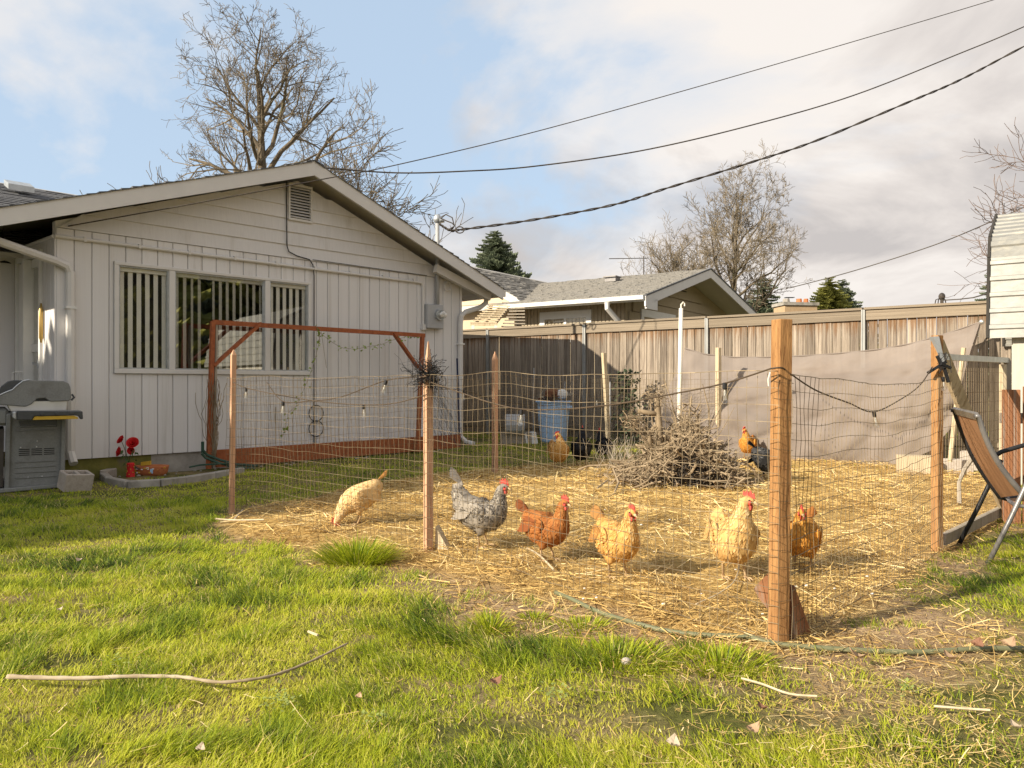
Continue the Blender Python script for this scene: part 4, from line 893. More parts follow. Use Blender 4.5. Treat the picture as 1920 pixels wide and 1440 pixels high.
# ================================================================== CHICKEN RUN FENCE
def post(name, label, px, py, top, wd, mat, rz=0, point=0, group=None, lean=(0, 0), dep=None, parts=True):
    b = GG(px, py); Ht = H - (top - 720) / F * b.y - b.z; dep = dep or wd
    m = MB(); w2, d2 = wd / 2, dep / 2; lx, ly = lean
    def ring(z, sc=1, cx=0, cy=0): return [(cx + a * sc * w2, cy + c * sc * d2, z) for a, c in ((-.88, -1), (.88, -1), (1, -.88), (1, .88), (.88, 1), (-.88, 1), (-1, .88), (-1, -.88))]
    if point: m.rings([ring(-.1), ring(Ht - point, 1, lx * .9, ly * .9), ring(Ht, .10, lx, ly)])
    else: m.rings([ring(-.1), ring(Ht - .004, 1, lx, ly), ring(Ht, .96, lx, ly)])
    o = m.build(name, mat); o.location = b; o.rotation_euler = (0, 0, rz); return tag(o, label, 'post', group), b
PG = 'stakes and posts of the chicken run'
pA, bA = post('wooden_stake', 'slim square stake at the left end of the chicken run near the red trellis', 434, 966, 655, .043, PINKW, R(38), .05, PG, lean=(.03, .03))
pB, bB = post('wooden_stake', 'pointed square stake with black netting bundled round its top', 803, 1040, 640, .054, PINKW, R(32), .22, PG)
pC, bC = post('wooden_post', 'thick orange brown corner post with rough grain nearest the camera', 1459, 1211, 599, .069, NEWW, R(17), 0, PG, lean=(.02, 0))
pD, bD = post('wooden_post', 'square orange post beside the sling chair with black clips at its top', 1757, 1036, 629, .058, NEWW, R(24), 0, PG)
pE, bE = post('wooden_stake', 'pointed orange stake standing at the back of the straw left of the perched hen', 928, 893, 659, .062, PINKW, R(50), .10, PG)
pF, bF = post('wooden_stake', 'grey brown stake leaning behind the straw near the blue bin', 1143, 856, 662, .065, PALEW, R(30), 0, PG, lean=(-.12, 0))
pG_, bG = post('wooden_stake', 'pale tan stake standing against the shade cloth', 1347, 862, 652, .07, PALEW, R(30), 0, PG)
# wire panels
WR = .00155
def wpanel(a, b, ht, label, cells=2, sag=.03, seed=1, z0=.03, waves=.006, slant=0.0, rr=WR, cell=.0508):
    r = random.Random(seed); a = Vector(a); b = Vector(b); L = (b - a).length; d = (b - a) / L; nn = Vector((d.y, -d.x, 0)).normalized(); o = a.lerp(b, .5)
    root = thing('welded_wire_fence', label, 'wire fence', (o.x, o.y, o.z)); hz, vt = MB(), MB()
    nc = int(L / (cell * cells)); nr = int(ht / .0762 + .5)
    def pt(u, k):
        s = u * L; z = k * ht / nr; zz = z + z0 - sag * math.sin(math.pi * u) * (.25 + .75 * k / nr) + .004 * math.sin(u * 17 + k * .5 + seed)
        off = waves * math.sin(u * 9 + seed) * math.sin(z * 3) + .006 * math.sin(u * 47 + k)
        p = a.lerp(b, u) + nn * off; gzz = gzf(p.x, p.y); p = p + d * slant * math.sin(math.pi * u) * (z - ht * .5); p.z = gzz + zz; return p
    for k in range(nr + 1):
        hz.tube([pt(i / 24, k) for i in range(25)], rr * (1.5 if k in (0, nr) else 1), 4, cap=False)
    for i in range(nc + 1):
        jit = r.uniform(-.1, .1) / max(nc, 1); u = min(max(i / nc + jit, 0), 1)
        vt.tube([pt(u, k) for k in range(0, nr + 1, 2)] + ([pt(u, nr)] if nr % 2 else []), rr, 3, cap=False)
    hz.build('line_wires', STEELW, root, kind='stuff'); vt.build('stay_wires', STEELW, root, kind='stuff'); return root
fo = Vector((-.02, -.06, 0))
wpanel(bA + fo, bB + fo, 1.215, 'welded wire panel between the left stake and the pointed stake with netting', 1, .02, 1, slant=-.10)
wpanel(bB + fo, bC + fo, 1.215, 'welded wire panel across the front between the pointed stake and the thick corner post', 1, .01, 2)
wpanel(bC + Vector((.05, -.03, 0)), bD + Vector((.02, -.045, 0)), 1.215, 'welded wire panel between the thick corner post and the orange post by the chair', 1, .06, 3, waves=.018)
wpanel(bA + Vector((.03, .05, 0)), bE + fo * .5, 1.20, 'welded wire panel along the shaded lawn behind the left stake', 1, .03, 4, rr=.0016)
wpanel(bE + fo, bF + fo, 1.25, 'welded wire panel at the back of the run in front of the blue bin', 1, .03, 5, rr=.0020)
wpanel(bF + fo, bG + fo, 1.25, 'welded wire panel at the back of the run beside the shade cloth', 1, .03, 6, rr=.0020)
# staples wire wraps on the corner post
WT = thing('wire_ties', 'thin wire ends wrapped round the thick corner post', 'wire', tuple(bC))
for k in range(16):
    z = .06 + k * .0762; w_ = .038; c = Vector((bC.x + .02 * z / 1.5 * .94, bC.y, z + bC.z))
    ca, sa = math.cos(R(20)), math.sin(R(20)); loop = []
    for x_, y_ in ((-w_, .01), (-w_, -w_), (w_, -w_), (w_, .01)): loop.append(c + Vector((x_ * ca - y_ * sa, x_ * sa + y_ * ca, rnd.uniform(-.008, .008))))
    MB().tube([q - bC for q in loop], .0009, 4).build('wire_tie', STEELW, WT, local=True)
# braces at the foot of the posts
m = MB(); m.prism([bC + Vector((.05, .05, .0)), bC + Vector((.19, .18, -.02)), bC + Vector((.16, .17, .03)), bC + Vector((.05, .05, .27)), bC + Vector((.035, .05, .22))], Vector((.03, -.035, 0)))
m.prism([bC + Vector((-.02, .08, .31)), bC + Vector((-.065, .15, .22)), bC + Vector((-.04, .14, .17)), bC + Vector((.10, .07, .0)), bC + Vector((.16, .08, .0))], Vector((.02, .03, 0)))
tag(m.build('wood_brace', BROWNW), 'crossed offcut boards bracing the foot of the thick corner post', 'brace')
m = MB(); q = bB; m.prism([q + Vector((.04, .02, -.02)), q + Vector((.17, -.03, -.02)), q + Vector((.13, -.015, .03)), q + Vector((.05, .015, .17))], Vector((.02, .06, 0)))
tag(m.build('wood_brace', PALEW), 'pale wooden wedge leaning at the foot of the stake with netting', 'brace')
# black netting bundle on stake B
r = random.Random(4); c = bB + Vector((.0, -.02, 1.24)); m = MB()
for i in range(170):
    p = c + Vector((r.gauss(0, .04), r.gauss(0, .03), r.gauss(0, .035))); pts = [p]; d = Vector((r.gauss(0, 1), r.gauss(0, 1), r.gauss(0, 1)))
    for k in range(5):
        d = (d + Vector((r.gauss(0, .8), r.gauss(0, .8), r.gauss(0, .8)))).normalized(); p = p + d * .025; pts.append(p)
    m.tube(pts, .0024, 3, cap=False)
NET = thing('black_netting', 'bundle of black bird netting wound round the pointed stake', 'netting', tuple(c)); m.build('bundle', BLACK, NET, kind='stuff')
m = MB()
for i in range(34):
    u = r.random(); p = c + Vector((.02 + .08 * r.random(), 0, -.06)); pts = [p]
    for k in range(8): p = p + Vector((.012 + r.gauss(0, .018) + .008 * u, r.gauss(0, .012), -.055)); pts.append(p)
    m.tube(pts, .0008, 3, cap=False)
for i in range(60):
    p = c + Vector((-.05 + r.gauss(0, .05), .0, r.gauss(0, .05))); pts = [p]
    for k in range(3): p = p + Vector((r.gauss(0, .03), r.gauss(0, .02), r.gauss(0, .03))); pts.append(p)
    m.tube(pts, .0008, 3, cap=False)
m.build('loose_strands', BLACK, NET, kind='stuff')

# ------------------------------------------------------------------ string lights
def light_string(label, pts, bulbs, r=.0042, scale=1.0, mat=CORD):
    v = [P(*p) for p in pts]; out = []
    for i in range(len(v) - 1):
        p0, p1, p2, p3 = v[max(i - 1, 0)], v[i], v[i + 1], v[min(i + 2, len(v) - 1)]
        for k in range(8):
            q = k / 8; out.append(.5 * ((2 * p1) + (p2 - p0) * q + (2 * p0 - 5 * p1 + 4 * p2 - p3) * q * q + (3 * p1 - p0 - 3 * p2 + p3) * q ** 3))
    out.append(v[-1]); root = thing('string_light', label, 'string light', tuple(v[0]))
    m = MB(); m.tube(out, r, 5); m.build('cord', mat, root)
    for bx, by, bz, tilt in bulbs:
        c = P(bx, by, bz); s = scale; ax = Vector((math.sin(tilt), 0, -math.cos(tilt))); e1 = Vector((math.cos(tilt), 0, math.sin(tilt))); e2 = Vector((0, 1, 0))
        def rg(d, rr): return [c + ax * d * s + (e1 * math.cos(q * .524) + e2 * math.sin(q * .524)) * rr * s for q in range(12)]
        o = MB().rings([rg(-.005, .008), rg(0, .014), rg(.03, .014), rg(.034, .011)]).build('socket', BLACK, root, smooth=False)
        MB().rings([rg(.034, .011), rg(.05, .017), rg(.085, .022), rg(.100, .021), rg(.112, .014), rg(.116, .004)]).build('bulb', BULB, root, smooth=True)
        f = MB()
        for k in range(6): 
            g = k * 1.047; f.tube([c + ax * .045 * s + (e1 * math.cos(g) + e2 * math.sin(g)) * .006 * s, c + ax * .098 * s + (e1 * math.cos(g) + e2 * math.sin(g)) * .009 * s], .0010 * s, 3)
        f.tube([c + ax * .034 * s, c + ax * .07 * s], .004 * s, 6); f.build('filament', PALE, root)
    return root
zA, zB, zC, zD = bA.y, bB.y, bC.y, bD.y
light_string('dark string light cord sagging between the left stake and the netted stake', [(437, 716, zA - .09), (461, 727, 6.8), (520, 740, 6.5), (600, 753, 6.15), (683, 759, 5.85), (740, 756, 5.6), (800, 740, zB - .1)], [(462, 728, 6.8, -.08), (682, 760, 5.85, .03)], scale=.85)
light_string('second string light cord tied up to the top wire left of the netted stake', [(500, 716, 6.6), (530, 752, 6.4), (580, 752, 6.25), (640, 744, 6.0), (726, 713, 5.62), (800, 706, zB - .1)], [(531, 754, 6.4, -.1), (724, 714, 5.62, -.28)], scale=.9)
light_string('string light cord sagging across the front from the netted stake to the corner post', [(808, 717, zB - .1), (860, 735, 5.1), (920, 755, 4.85), (977, 767, 4.65), (1060, 767, 4.4), (1160, 757, 4.1), (1260, 739, 3.85), (1358, 719, 3.65), (1446, 691, zC - .07)], [(978, 769, 4.65, -.12), (1359, 719, 3.65, 0)], scale=.82, mat=CORD)
light_string('string light cord dipping between the corner post and the post by the chair', [(1446, 691, zC - .07), (1466, 690, zC - .075), (1482, 701, 3.6), (1530, 732, 3.9), (1590, 755, 4.25), (1638, 772, 4.55), (1690, 748, 4.95), (1725, 722, 5.2), (1748, 688, zD - .08)], [(1639, 773, 4.55, .15), (1768, 708, zD - .1, .1)], scale=.82)
light_string('faint string light cord along the back wire in front of the blue bin', [(824, 730, 9.0), (869, 732, 9.4), (940, 752, 10.1), (1040, 760, 11.4), (1119, 746, 12.6), (1190, 735, 12.7)], [(869, 733, 9.4, 0), (1119, 747, 12.6, 0)], scale=1.0)
m = MB(); m.tube([P(1444, 698, zC - .07), P(1440, 712, zC - .07), P(1441, 724, zC - .07)], .003, 5); tag(m.build('cable_tie', WHITEP), 'white cable tie hanging beside the thick corner post', 'cable tie')
# clips on post D
c = bD + Vector((0, -.06, H - (690 - 720) / F * bD.y)); cl = thing('clamp_clips', 'black spring clamps bunched on the orange post by the chair', 'clamps', tuple(c))
for p, q, wd in (((-.10, 0, -.045), (.02, -.02, .035), .02), ((-.05, -.03, .075), (-.0, -.03, -.02), .018), ((-.03, -.04, .02), (.05, -.02, -.01), .02), ((.0, -.03, -.01), (.03, -.03, -.11), .018)):
    m = MB(); m.beam(c + Vector(p), c + Vector(q), wd, .018); m.build('clamp', BLACK, cl)
for i in range(5):
    m = MB(); m.tube([c + Vector((rnd.uniform(-.06, .06), -.03, rnd.uniform(-.05, .1))) for _ in range(4)], .003, 4); m.build('clamp_cord', BLACK, cl)
# ------------------------------------------------------------------ gate frame, leaning plank, poles
gA, gB = P(1768, 667, 5.55), P(1887, 672, 6.95)
gt = thing('gate_panel', 'grey framed gate panel filled with wire mesh behind the sling chair', 'gate', (gA.x, gA.y, 0))
gl = lambda u, z: Vector((gA.x + (gB.x - gA.x) * u, gA.y + (gB.y - gA.y) * u, z + gzf(gA.x, gA.y)))
gtop = 1.39
MB().beam(gl(0, gtop), gl(1, gtop + .02), .045, .045).build('top_bar', GALV, gt); MB().beam(gl(1, .02), gl(1, gtop + .04), .05, .05).build('upright', GREYW, gt); MB().beam(gl(.93, .02), gl(.93, gtop - .02), .06, .03).build('upright', PALEW, gt)
MB().beam(gl(.0, .07), gl(1, .07), .04, .08).build('bottom_bar', GREYW, gt)
m = MB()
for i in range(29): m.tube([gl(i / 28, .03), gl(i / 28, gtop)], .0014, 3, cap=False)
for i in range(17): m.tube([gl(0, .05 + i * .083), gl(1, .05 + i * .083)], .0014, 3, cap=False)
m.build('wire_mesh', STEELW, gt, kind='stuff')
m = MB(); m.beam(P(1757, 643, 5.5), GG(1893, 972) , .09, .04, up=(0, 1, 0)); tag(m.build('leaning_plank', PALEW), 'pale plank leaning from the orange post top down behind the chair', 'plank')
m = MB(); m.obox(P(1757, 655, 5.46), (.018, 0, .0), (0, .03, 0), (-.02, 0, .09)); tag(m.build('grey_bracket', GALV), 'small grey metal bracket at the top of the orange post', 'bracket')
m = MB(); m.tube([P(1807, 652, 9.6), P(1795, 740, 9.65), P(1781, 866, 9.7)], .028, 8); tag(m.build('pale_pole', PALEW), 'pale round pole propping the right corner of the shade cloth', 'pole')
m = MB(); m.tube([P(1828, 852, 7.6), P(1808, 880, 7.5), P(1798, 905, 7.4), P(1799, 945, 7.3)], [.025, .02, .016, .02], 6); tag(m.build('dry_branch', GREYW), 'crooked dry branch hanging by the gate panel', 'branch')
wp = GG(1272, 882); hp = P(1277, 578, wp.y)
m = MB(); m.tube([wp, hp], .03, 10); WPL = thing('white_pole', 'white round pole with a hook at the top rising from the brush pile', 'pole', tuple(wp)); m.build('tube', WHITEP, WPL, smooth=True)
m = MB(); m.tube([hp, hp + Vector((0, 0, .05)), hp + Vector((.03, 0, .085)), hp + Vector((.05, 0, .06)), hp + Vector((.05, 0, .03))], .011, 6); m.build('hook', WHITEP, WPL)
# ------------------------------------------------------------------ shade cloth
def curve(pts, u):
    xs = np.linspace(0, 1, len(pts)); return Vector([float(np.interp(u, xs, [p[i] for p in pts])) for i in range(3)])
top = [P(*p) for p in ((1284, 653, 13.2), (1320, 664, 13.0), (1375, 670, 12.8), (1440, 670, 12.55), (1510, 667, 12.3), (1580, 662, 12.0), (1650, 655, 11.75), (1710, 644, 11.5), (1770, 627, 11.25), (1838, 604, 11.0))]
bot = [P(*p) for p in ((1236, 852, 12.35), (1280, 858, 12.2), (1350, 862, 12.0), (1420, 864, 11.8), (1490, 868, 11.6), (1560, 873, 11.4), (1630, 875, 11.2), (1690, 869, 10.9), (1745, 845, 10.7), (1786, 800, 10.6))]
NU, NV = 120, 44; m = MB()
for j in range(NV + 1):
    for i in range(NU + 1):
        u, v = i / NU, j / NV; p = curve(top, u).lerp(curve(bot, u), v)
        bel = math.sin(math.pi * v); fold = .07 * math.sin(13 * u + 6 * v + 2 * math.sin(4 * v)) * bel + .10 * math.sin(5.5 * (u + .45 * v) * 2) * bel + .035 * math.sin(33 * u - 11 * v + 2 * math.sin(5 * u)) * v + .02 * math.sin(61 * u + 14 * v)
        crease = -.10 * math.exp(-((v - .35 - .5 * u) / .06) ** 2) * sstep(0, .2, u) - .12 * math.exp(-((v - .12 - 2.4 * u) / .1) ** 2)
        sh_c = sum(-.035 * math.exp(-abs((v - .02) - s_ * (1.0 - u) ) / .018) * (1 - u) for s_ in (.25, .6, 1.15, 2.2)) * min(1, (1 - u) * 8) + sum(-.03 * math.exp(-abs(v - s_ * u) / .018) * u for s_ in (.35, .8, 1.7)) * min(1, u * 8)
        p = p + FN * (-fold * .7 + float(crease) * .6 + sh_c * 2.4 + .28 * bel); m.v.append(tuple(p))
for j in range(NV):
    for i in range(NU): a = j * (NU + 1) + i; m.f.append((a, a + 1, a + NU + 2, a + NU + 1))
CL = thing('shade_cloth', 'large tan shade cloth stretched slack in front of the board fence', 'shade cloth', tuple(P(1550, 870, 11.5)))
m.build('cloth', CLOTH, CL, smooth=True)
m = MB(); m.tube([curve(top, i / 40) for i in range(41)], .012, 5); m.tube([curve(top, 1), P(1815, 690, 10.85), P(1795, 760, 10.7), curve(bot, 1)], .015, 5); m.build('hem', CLOTH, CL)
m = MB(); m.ball(curve(top, 1) + Vector((0, -.03, 0)), .035); m.build('grommet', SILVER, CL); m = MB(); m.tube([curve(top, 1), curve(top, 1) + Vector((.02, .12, -.03)), curve(top, 1) + Vector((.04, .25, -.3))], .012, 5); m.build('tie', BLACK, CL)
# blocks at the foot of the cloth
def block(name, label, mat, px, py, sx, sy, sz, rz, group=None, dz=0, tilt=0):
    b = GG(px, py, dz); o = thing(name, label, 'block', tuple(b), R(rz), group); m = MB()
    t_ = min(sy * .22, .035)
    for y in (-sy / 2 + t_ / 2, sy / 2 - t_ / 2): m.obox((0, y, sz / 2), (sx / 2, 0, 0), (0, t_ / 2, 0), (0, 0, sz / 2))
    for x in (-sx / 2 + t_ / 2, 0, sx / 2 - t_ / 2): m.obox((x, 0, sz / 2), (t_ / 2, 0, 0), (0, sy / 2 - t_ - .0005, 0), (0, 0, sz / 2 - .0008))
    m.build('block_shell', mat, o, local=True, bev=.006); o.rotation_euler = (R(tilt), R(tilt * .4), R(rz)); return o
m = MB(); b = GG(1718, 893); m.obox(b + Vector((0, 0, .12)), (.2, -.06, 0), (.03, .12, 0), (0, 0, .13)); tag(m.build('pale_block', PALEW), 'pale wooden box at the right foot of the shade cloth', 'box')
block('cinder_block', 'tan cinder block just right of the orange post by the gate', CINDER, 1790, 893, .40, .19, .19, -20)
block('cinder_block', 'grey cinder block behind the plank at the gate', CINDER, 1832, 882, .40, .19, .26, -35)
# ------------------------------------------------------------------ reddish boards at far right
rb = GG(1905, 982); RB = thing('board_screen', 'red brown weathered board screen at the right edge below the shed', 'fence', tuple(rb))
rbm = unit_board(BROWNW, 'screen_board', .02)
for i in range(5):
    hgt = 1.17 + rnd.uniform(-.03, .03); place(rbm, 'screen_board', RB, (rb.x + .145 * i - .04, rb.y - .05 * i, rb.z + hgt / 2), (0, rnd.uniform(-.01, .01), R(-18)), (.135, .03, hgt))
m = MB(); m.beam(rb + Vector((-.1, .06, .9)), rb + Vector((.7, -.2, .9)), .04, .09); m.build('rail', GREYW, RB)
# ------------------------------------------------------------------ sling chair
CB = Vector((3.30, 5.42, 0)); CHR = thing('sling_chair', 'brown sling patio chair with grey metal frame standing beside the gate', 'chair', (CB.x, CB.y, 0))
gz0 = gzf(3.3, 5.5)
ta, tb = P(1790, 770, 5.62), P(1834, 781, 5.12); ba, bb = P(1875, 932, 5.62), P(1917, 926, 5.12)
def rail(p, q, off): 
    mid = p.lerp(q, .5) + Vector((-.03, 0, -.012)); return [p + Vector((off, 0, .01)), p, p.lerp(q, .2) , mid, p.lerp(q, .82), q]
fwd = Vector((.45, -.05, .05))
m = MB(); m.tube([ta + Vector((-.02, 0, .005)), ta] + [ta.lerp(ba, k / 6) + Vector((-.035 * math.sin(math.pi * k / 6), 0, -.015 * math.sin(math.pi * k / 6))) for k in range(1, 6)] + [ba, ba + Vector((.05, 0, -.015)), ba + fwd], .018, 8); m.build('side_rail', BLACK, CHR, smooth=True)  # far rail black instead of grey: its shadow put into the colour
m = MB(); m.tube([tb + Vector((-.02, 0, .005)), tb] + [tb.lerp(bb, k / 6) + Vector((-.035 * math.sin(math.pi * k / 6), 0, -.015 * math.sin(math.pi * k / 6))) for k in range(1, 6)] + [bb, bb + Vector((.05, 0, -.015)), bb + fwd], .018, 8); m.build('side_rail', CHAIRM, CHR, smooth=True)
m = MB(); m.beam(ta, tb, .05, .022, up=(1, 0, .5)); m.build('top_bar', CHAIRM, CHR)
m = MB()
for k in range(13):
    q = k / 12; sag = -.035 * math.sin(math.pi * q)
    for j in range(7):
        w_ = .05 + .9 * j / 6; p = ta.lerp(ba, q).lerp(tb.lerp(bb, q), w_) + Vector((sag + .03 * math.sin(math.pi * w_) * math.sin(math.pi * q), 0, sag * .4 - .004)); m.v.append(tuple(p))
for k in range(12):
    for j in range(6): a = k * 7 + j; m.f.append((a, a + 1, a + 8, a + 7))
m.build('sling_back', SLING, CHR, smooth=True)
m = MB(); q0, q1 = ba.lerp(bb, .05), ba.lerp(bb, .95)
for k in range(7):
    for j in range(7): m.v.append(tuple(q0.lerp(q1, j / 6) + Vector((.05, 0, -.012)) + fwd * k / 6 * .95 + Vector((0, 0, -.03 * math.sin(math.pi * j / 6)))))
for k in range(6):
    for j in range(6): a = k * 7 + j; m.f.append((a, a + 1, a + 8, a + 7))
m.build('sling_seat', SLING, CHR, smooth=True)
l1, l2 = GG(1797, 1021), GG(1853, 1059)
for top_, ft, mt in ((P(1862, 893, 5.66), l1, BLACK), (P(1926, 905, 5.08), l2, CHAIRM)):  # far leg and armrest black too, as the shaded side of the grey frame
    m = MB(); m.tube([ft, ft.lerp(top_, .5) + Vector((.01, 0, .01)), top_, top_ + Vector((.06, 0, .12))], .0165, 8); m.build('leg', mt, CHR, smooth=True)
    m = MB(); f2 = top_ + Vector((.46, -.03, 0)); f2.z = gzf(f2.x, f2.y); m.tube([f2, top_ + Vector((.40, -.03, .1)), top_ + Vector((.36, -.03, .22)), top_ + Vector((.28, -.02, .25)), top_ + Vector((.06, 0, .12 + .06)), top_ + Vector((.0, 0, .14))], .0165, 8); m.build('armrest', mt, CHR, smooth=True)
    m = MB(); m.ball(ft, .02, .02, .012); m.build('foot_cap', BLACK, CHR)
m = MB(); m.tube([P(1884, 924, 5.55), P(1893, 940, 5.5), P(1905, 948, 5.4), P(1925, 950, 5.3)], .014, 6); m.build('seat_tube', CHAIRM, CHR)

# ------------------------------------------------------------------ red trellis at the wall
TN = .42
def onw(px, py, off):
    o = P0 + NH * off; r_ = (px - 960) / F; tt = (r_ * o.y - o.x) / (TH.x - r_ * TH.y); Z = o.y + tt * TH.y; return tt, H + (720 - py) / F * Z
TR_ = thing('red_trellis', 'rust red wooden trellis frame with braced corners against the house wall', 'trellis', tuple(W(2.0, TN, 0)))
def tp_(px, py, off=TN): a, z = onw(px, py, off); return W(a, off, z)
MB().beam(tp_(399, 604), tp_(796, 629), .04, .065).build('top_beam', REDW, TR_)
lt, rt = tp_(399, 600), tp_(792, 627)
lb = tp_(391, 840); lb.z = .05; rbm_ = tp_(783, 800); rbm_.z = .05
MB().beam(lb, lt + Vector((0, 0, -.02)), .055, .055, up=TH).build('post', REDW, TR_); MB().beam(lb + TH * .075 + NH * -.02, lt + TH * .06 + NH * -.02 + Vector((0, 0, -.02)), .05, .03, up=TH).build('backing_post', GREYW, TR_)
MB().beam(rbm_, rt + Vector((0, 0, -.01)), .06, .06, up=TH).build('post', REDW, TR_)
MB().beam(tp_(400, 686), tp_(489, 606), .04, .075, up=NH).build('corner_brace', REDW, TR_); MB().beam(tp_(737, 623), tp_(784, 690), .04, .075, up=NH).build('corner_brace', REDW, TR_)
a0, a1 = onw(405, 850, .3)[0], 6.45
m = MB(); m.obox(W((a0 + a1) / 2, .30, .17), TH * (a1 - a0) / 2, NH * .02, (0, 0, .12)); tag(m.build('garden_board', REDW), 'long red stained edging board lying along the foot of the house wall', 'board')
# vine
r = random.Random(9); V = thing('vine', 'leafy vine hanging in a thin garland under the trellis beam', 'vine', tuple(tp_(600, 620)))
path1 = [(594, 614), (600, 640), (598, 622), (620, 640), (640, 652), (666, 655), (690, 650), (715, 646), (735, 638), (760, 632), (790, 632)]
path2 = [(600, 618), (597, 650), (586, 690), (574, 720), (565, 740), (556, 760), (540, 775), (536, 800), (530, 820)]
lf = MB(); st = MB()
for pth in (path1, path2):
    pv = [tp_(x, y, TN + .03) for x, y in pth]; st.tube(pv, .003, 4)
    for i in range(len(pv) - 1):
        for k in range(7):
            c = pv[i].lerp(pv[i + 1], r.random()) + Vector((r.gauss(0, .02), r.gauss(0, .02), r.gauss(0, .025))); a = Vector((r.gauss(0, 1), r.gauss(0, 1), r.gauss(0, 1))).normalized(); b = a.orthogonal().normalized(); s = r.uniform(.024, .046); n_ = a.cross(b)
            i0 = len(lf.v); lf.v += [tuple(c), tuple(c + (a + b * .8) * s * .6 + n_ * s * .2), tuple(c + a * s * 1.3), tuple(c + (a - b * .8) * s * .6 + n_ * s * .2)]; lf.f += [(i0, i0 + 1, i0 + 2), (i0, i0 + 2, i0 + 3)]
st.build('stem', BRUSH, V); lf.build('leaves', LEAFL, V, kind='stuff')
m = MB()
for i in range(26):
    p = tp_(398, 880, TN - .04 + r.uniform(0, .1)); p.z = .1; pts = [p]
    for k in range(9): p = p + Vector((r.gauss(.004, .022), r.gauss(0, .012), r.uniform(.08, .16))); pts.append(p)
    m.tube(pts, .004, 3, cap=False)
tag(m.build('dry_vine', BRUSH), 'tangle of dry leafless vine stems climbing the left trellis upright', 'dry vine')
m = MB()
for (x0, y0, x1, y1) in ((602, 620, 612, 690), ): m.tube([tp_(x0, y0), tp_((x0 + x1) / 2, (y0 + y1) / 2), tp_(x1, y1)], .004, 4)
for (x, ya, yb) in ((517, 763, 832),): m.tube([tp_(x, ya, .06), tp_(x, yb, .06)], .008, 4)
tag(m.build('hanging_cord', GREYW), 'thin grey cord dangling from the middle of the trellis beam', 'cord')
m = MB()
for i in range(7): m.tube([W(4.95 + r.gauss(0, .5), .1, .06)] + [W(4.95 + i * .12 + r.gauss(0, .08), .12 + r.random() * .1, .08 + .12 * r.random()) for _ in range(5)], .006, 4)
# green wound hose / downspout tubes near trellis foot
m = MB(); hp_ = [tp_(378, 850, .5), tp_(385, 858, .5), tp_(410, 868, .55), tp_(440, 876, .6), tp_(480, 880, .7)]
for p in hp_: p.z = max(p.z, .03)
m.tube(hp_, .018, 6); m.tube([p + Vector((.0, .05, .035)) for p in hp_], .018, 6); m.tube([tp_(380, 828, .45), tp_(380, 852, .45)], .022, 6)
m.tube([tp_(355, 876, .6), tp_(375, 872, .6), tp_(440, 868, .6)], .012, 5)
tag(m.build('green_garden_tubes', pm('dark_green_tube', (.02, .055, .04), (.04, .085, .06), rough=.4)), 'dark green hoses lying by the foundation at the left trellis upright', 'hose')
